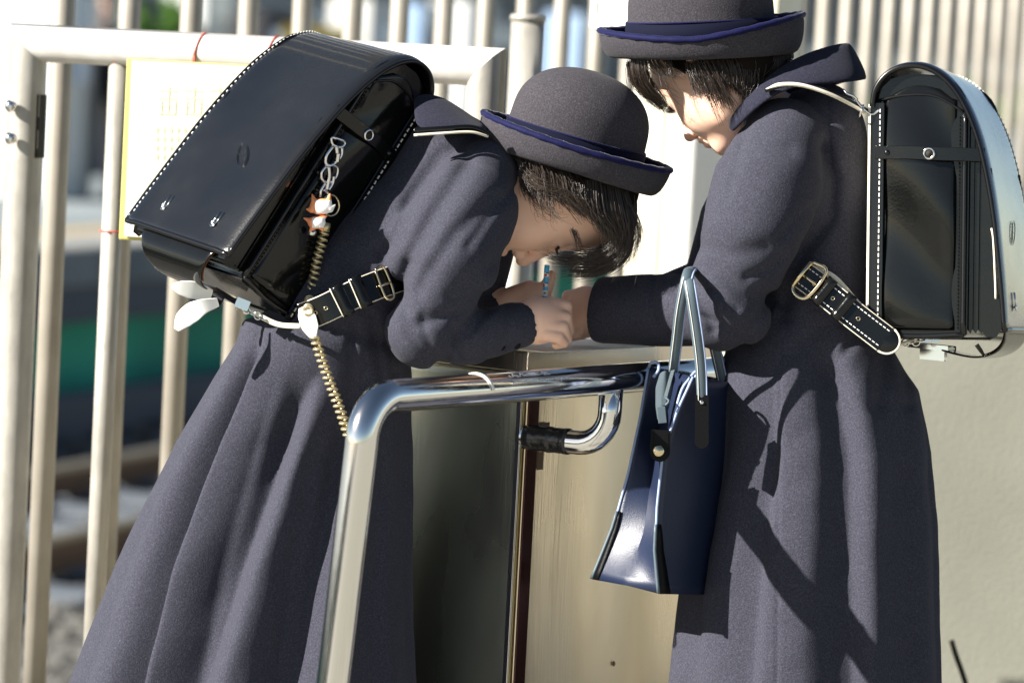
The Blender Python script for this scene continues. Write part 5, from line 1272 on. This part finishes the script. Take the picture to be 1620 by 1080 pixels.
# dark leather corners
for idx, sgn in ((2, 1), (0, -1)):
    V = []; 
    for j in range(17, 26):
        p = rows[j][idx]; q = rows[j][3] - rows[j][2]; wd = (j - 16) ** 0.5 * 9 if idx == 2 else (j - 16) ** 0.5 * 4; d = nrm(q) if idx == 2 else nrm(rows[j][1] - rows[j][0])
        V += [p + np.array([-1.5, 0, -3.5]), p + d * wd * 0.5 + np.array([0, 0, -4.5]), p + d * wd + np.array([0, 0, -4.5])]
    cn = link('leather_corner', np.array(V), grid_faces(9, 3), M['blackleather2'], tb, solid=1.6 * S)
    v, f = tube([rows[j][idx] + np.array([-2.5, 0, -4.5]) for j in range(17, 26)], 2.8, 8); link('corner_piping', v, f, M['handle'], cn)
# top: pinched rim of the gusset, zip and its tape
for pts, r_ in (([K(1027, 580, 8), K(1030, 574, -10), K(1040, 574, -20), K(1042, 585, -30), K(1034, 596, -25)], 2.6), ([K(1100, 596, -80), K(1105, 590, -70), K(1100, 588, -60), K(1090, 600, -66), K(1078, 618, -72), K(1066, 660, -76)], 2.4)):
    v, f = tube(spline(pts, 20), r_, 8); link('piping', v, f, M['bagpipe'], tb)
V = []
for t in np.linspace(0, 1, 14):
    y = 590 + 76 * t; wl = np.interp(t, [0, .3, .7, 1], [10, 17, 14, 7]); cx_ = np.interp(t, [0, 1], [1052, 1046])
    for u in (-1, -0.4, 0.1, 0.6, 1): V.append(K(cx_ + wl * u * 0.8, y - 4 * (1 - u * u), -52 - 14 * (1 - abs(u)) - 10 * t))
zt_o = link('zip_tape', np.array(V), grid_faces(14, 5), M['zip'], tb, solid=2 * S, subsurf=1)
mb = MB()
for t in np.linspace(0, 1, 26):
    c = K(1064 - 12 * t, 586 + 44 * t, -72 - 6 * t); v, f = obox(c, nrm((1, 0.25, 0)), nrm((-0.25, 1, 0)), Z3, 3.0, 0.55, 1.2); mb.add(v, f)
mb.link('zip_teeth', M['nickel'], zt_o, smooth=False)
mb = MB(); v, f = obox(K(1050, 634, -84), X3, Y3, Z3, 4.5, 7, 2.5); mb.add(v, f); v, f = tube(spline([K(1052, 628, -86), K(1058, 634, -90), K(1053, 641, -90)], 10), 1.8, 6); mb.add(v, f); v, f = obox(K(1047, 656, -86), nrm((1, 0.1, 0)), nrm((-0.1, 1, 0)), Z3, 6.5, 13, 1.6); mb.add(v, f); mb.link('zip_pull', M['handle'], zt_o, smooth=False, bevel=1 * S)
# snap tab
n_ = 24; tabp = [(1031, 680), (1060, 682), (1059, 712)] + [(1044 + 15 * math.cos(a), 714 + 15 * math.sin(a)) for a in np.linspace(0, math.pi, 10)] + [(1029, 710)]
Vf = [K(x, y, -94) for x, y in tabp]; Vb = [K(x, y, -89) for x, y in tabp]; n = len(tabp); Fs = [(k, (k + 1) % n, n + (k + 1) % n, n + k) for k in range(n)] + [tuple(range(n)), tuple(range(2 * n - 1, n - 1, -1))]
tab = link('snap_tab', np.array(Vf + Vb), Fs, M['blackleather2'], tb, bevel=1.2 * S, autosmooth=40)
v, f = sphere(K(1042, 713, -95), (9.5, 9.5, 5), 10); link('snap_button', v, f, M['brass'], tab)
mb = MB()
for k_ in range(7):
    for x_ in (1034, 1056): v, f = obox(K(x_, 686 + k_ * 4.5, -95), X3, Y3, Z3, 0.5, 1.3, 0.6); mb.add(v, f)
mb.link('stitching', M['blackthread'], tab, smooth=False)
# handles over the forearm
def handle(path, nm='handle'):
    P2 = spline(path, 40); v, f = tube(P2, np.interp(np.linspace(0, 1, 40), [0, .1, .9, 1], [7, 8.6, 8.6, 7]), 14, flat=(0.5, 1)); o = link(nm, v, f, M['handle'], tb)
    v, f = tube(P2 + np.array([-5, 0, -4.2]), 0.6, 6); link('stitching', v, f, M['thread'], o)
    v, f = tube(P2 + np.array([8.5, 0, -1.6]), 1.4, 6); link('edge_line', v, f, M['bagpipe'], o); return o
handle([K(1064, 588, -40), K(1070, 540, -70), K(1076, 490, -100), K(1086, 440, -108), K(1092, 428, -60), K(1098, 440, 20), K(1120, 520, 60), K(1150, 606, 60)])
handle([K(1110, 640, -88), K(1108, 580, -100), K(1101, 520, -114), K(1092, 462, -120), K(1088, 436, -95), K(1094, 426, -40), K(1108, 450, 10), K(1128, 540, 30), K(1150, 640, 55)])
tabp = [(1101, 626), (1120, 626), (1120, 698)] + [(1110 + 10 * math.cos(a), 699 + 9 * math.sin(a)) for a in np.linspace(0, math.pi, 8)] + [(1100, 698)]
Vf = [K(x, y, -94) for x, y in tabp]; Vb = [K(x, y, -78) for x, y in tabp]; n = len(tabp); Fs = [(k, (k + 1) % n, n + (k + 1) % n, n + k) for k in range(n)] + [tuple(range(n)), tuple(range(2 * n - 1, n - 1, -1))]
tab = link('handle_tab', np.array(Vf + Vb), Fs, M['blackleather2'], tb, bevel=1.2 * S, autosmooth=40)
v, f = sphere(K(1110, 636, -95), (3.6, 3.6, 2.4), 8); link('rivet', v, f, M['nickel'], tab)
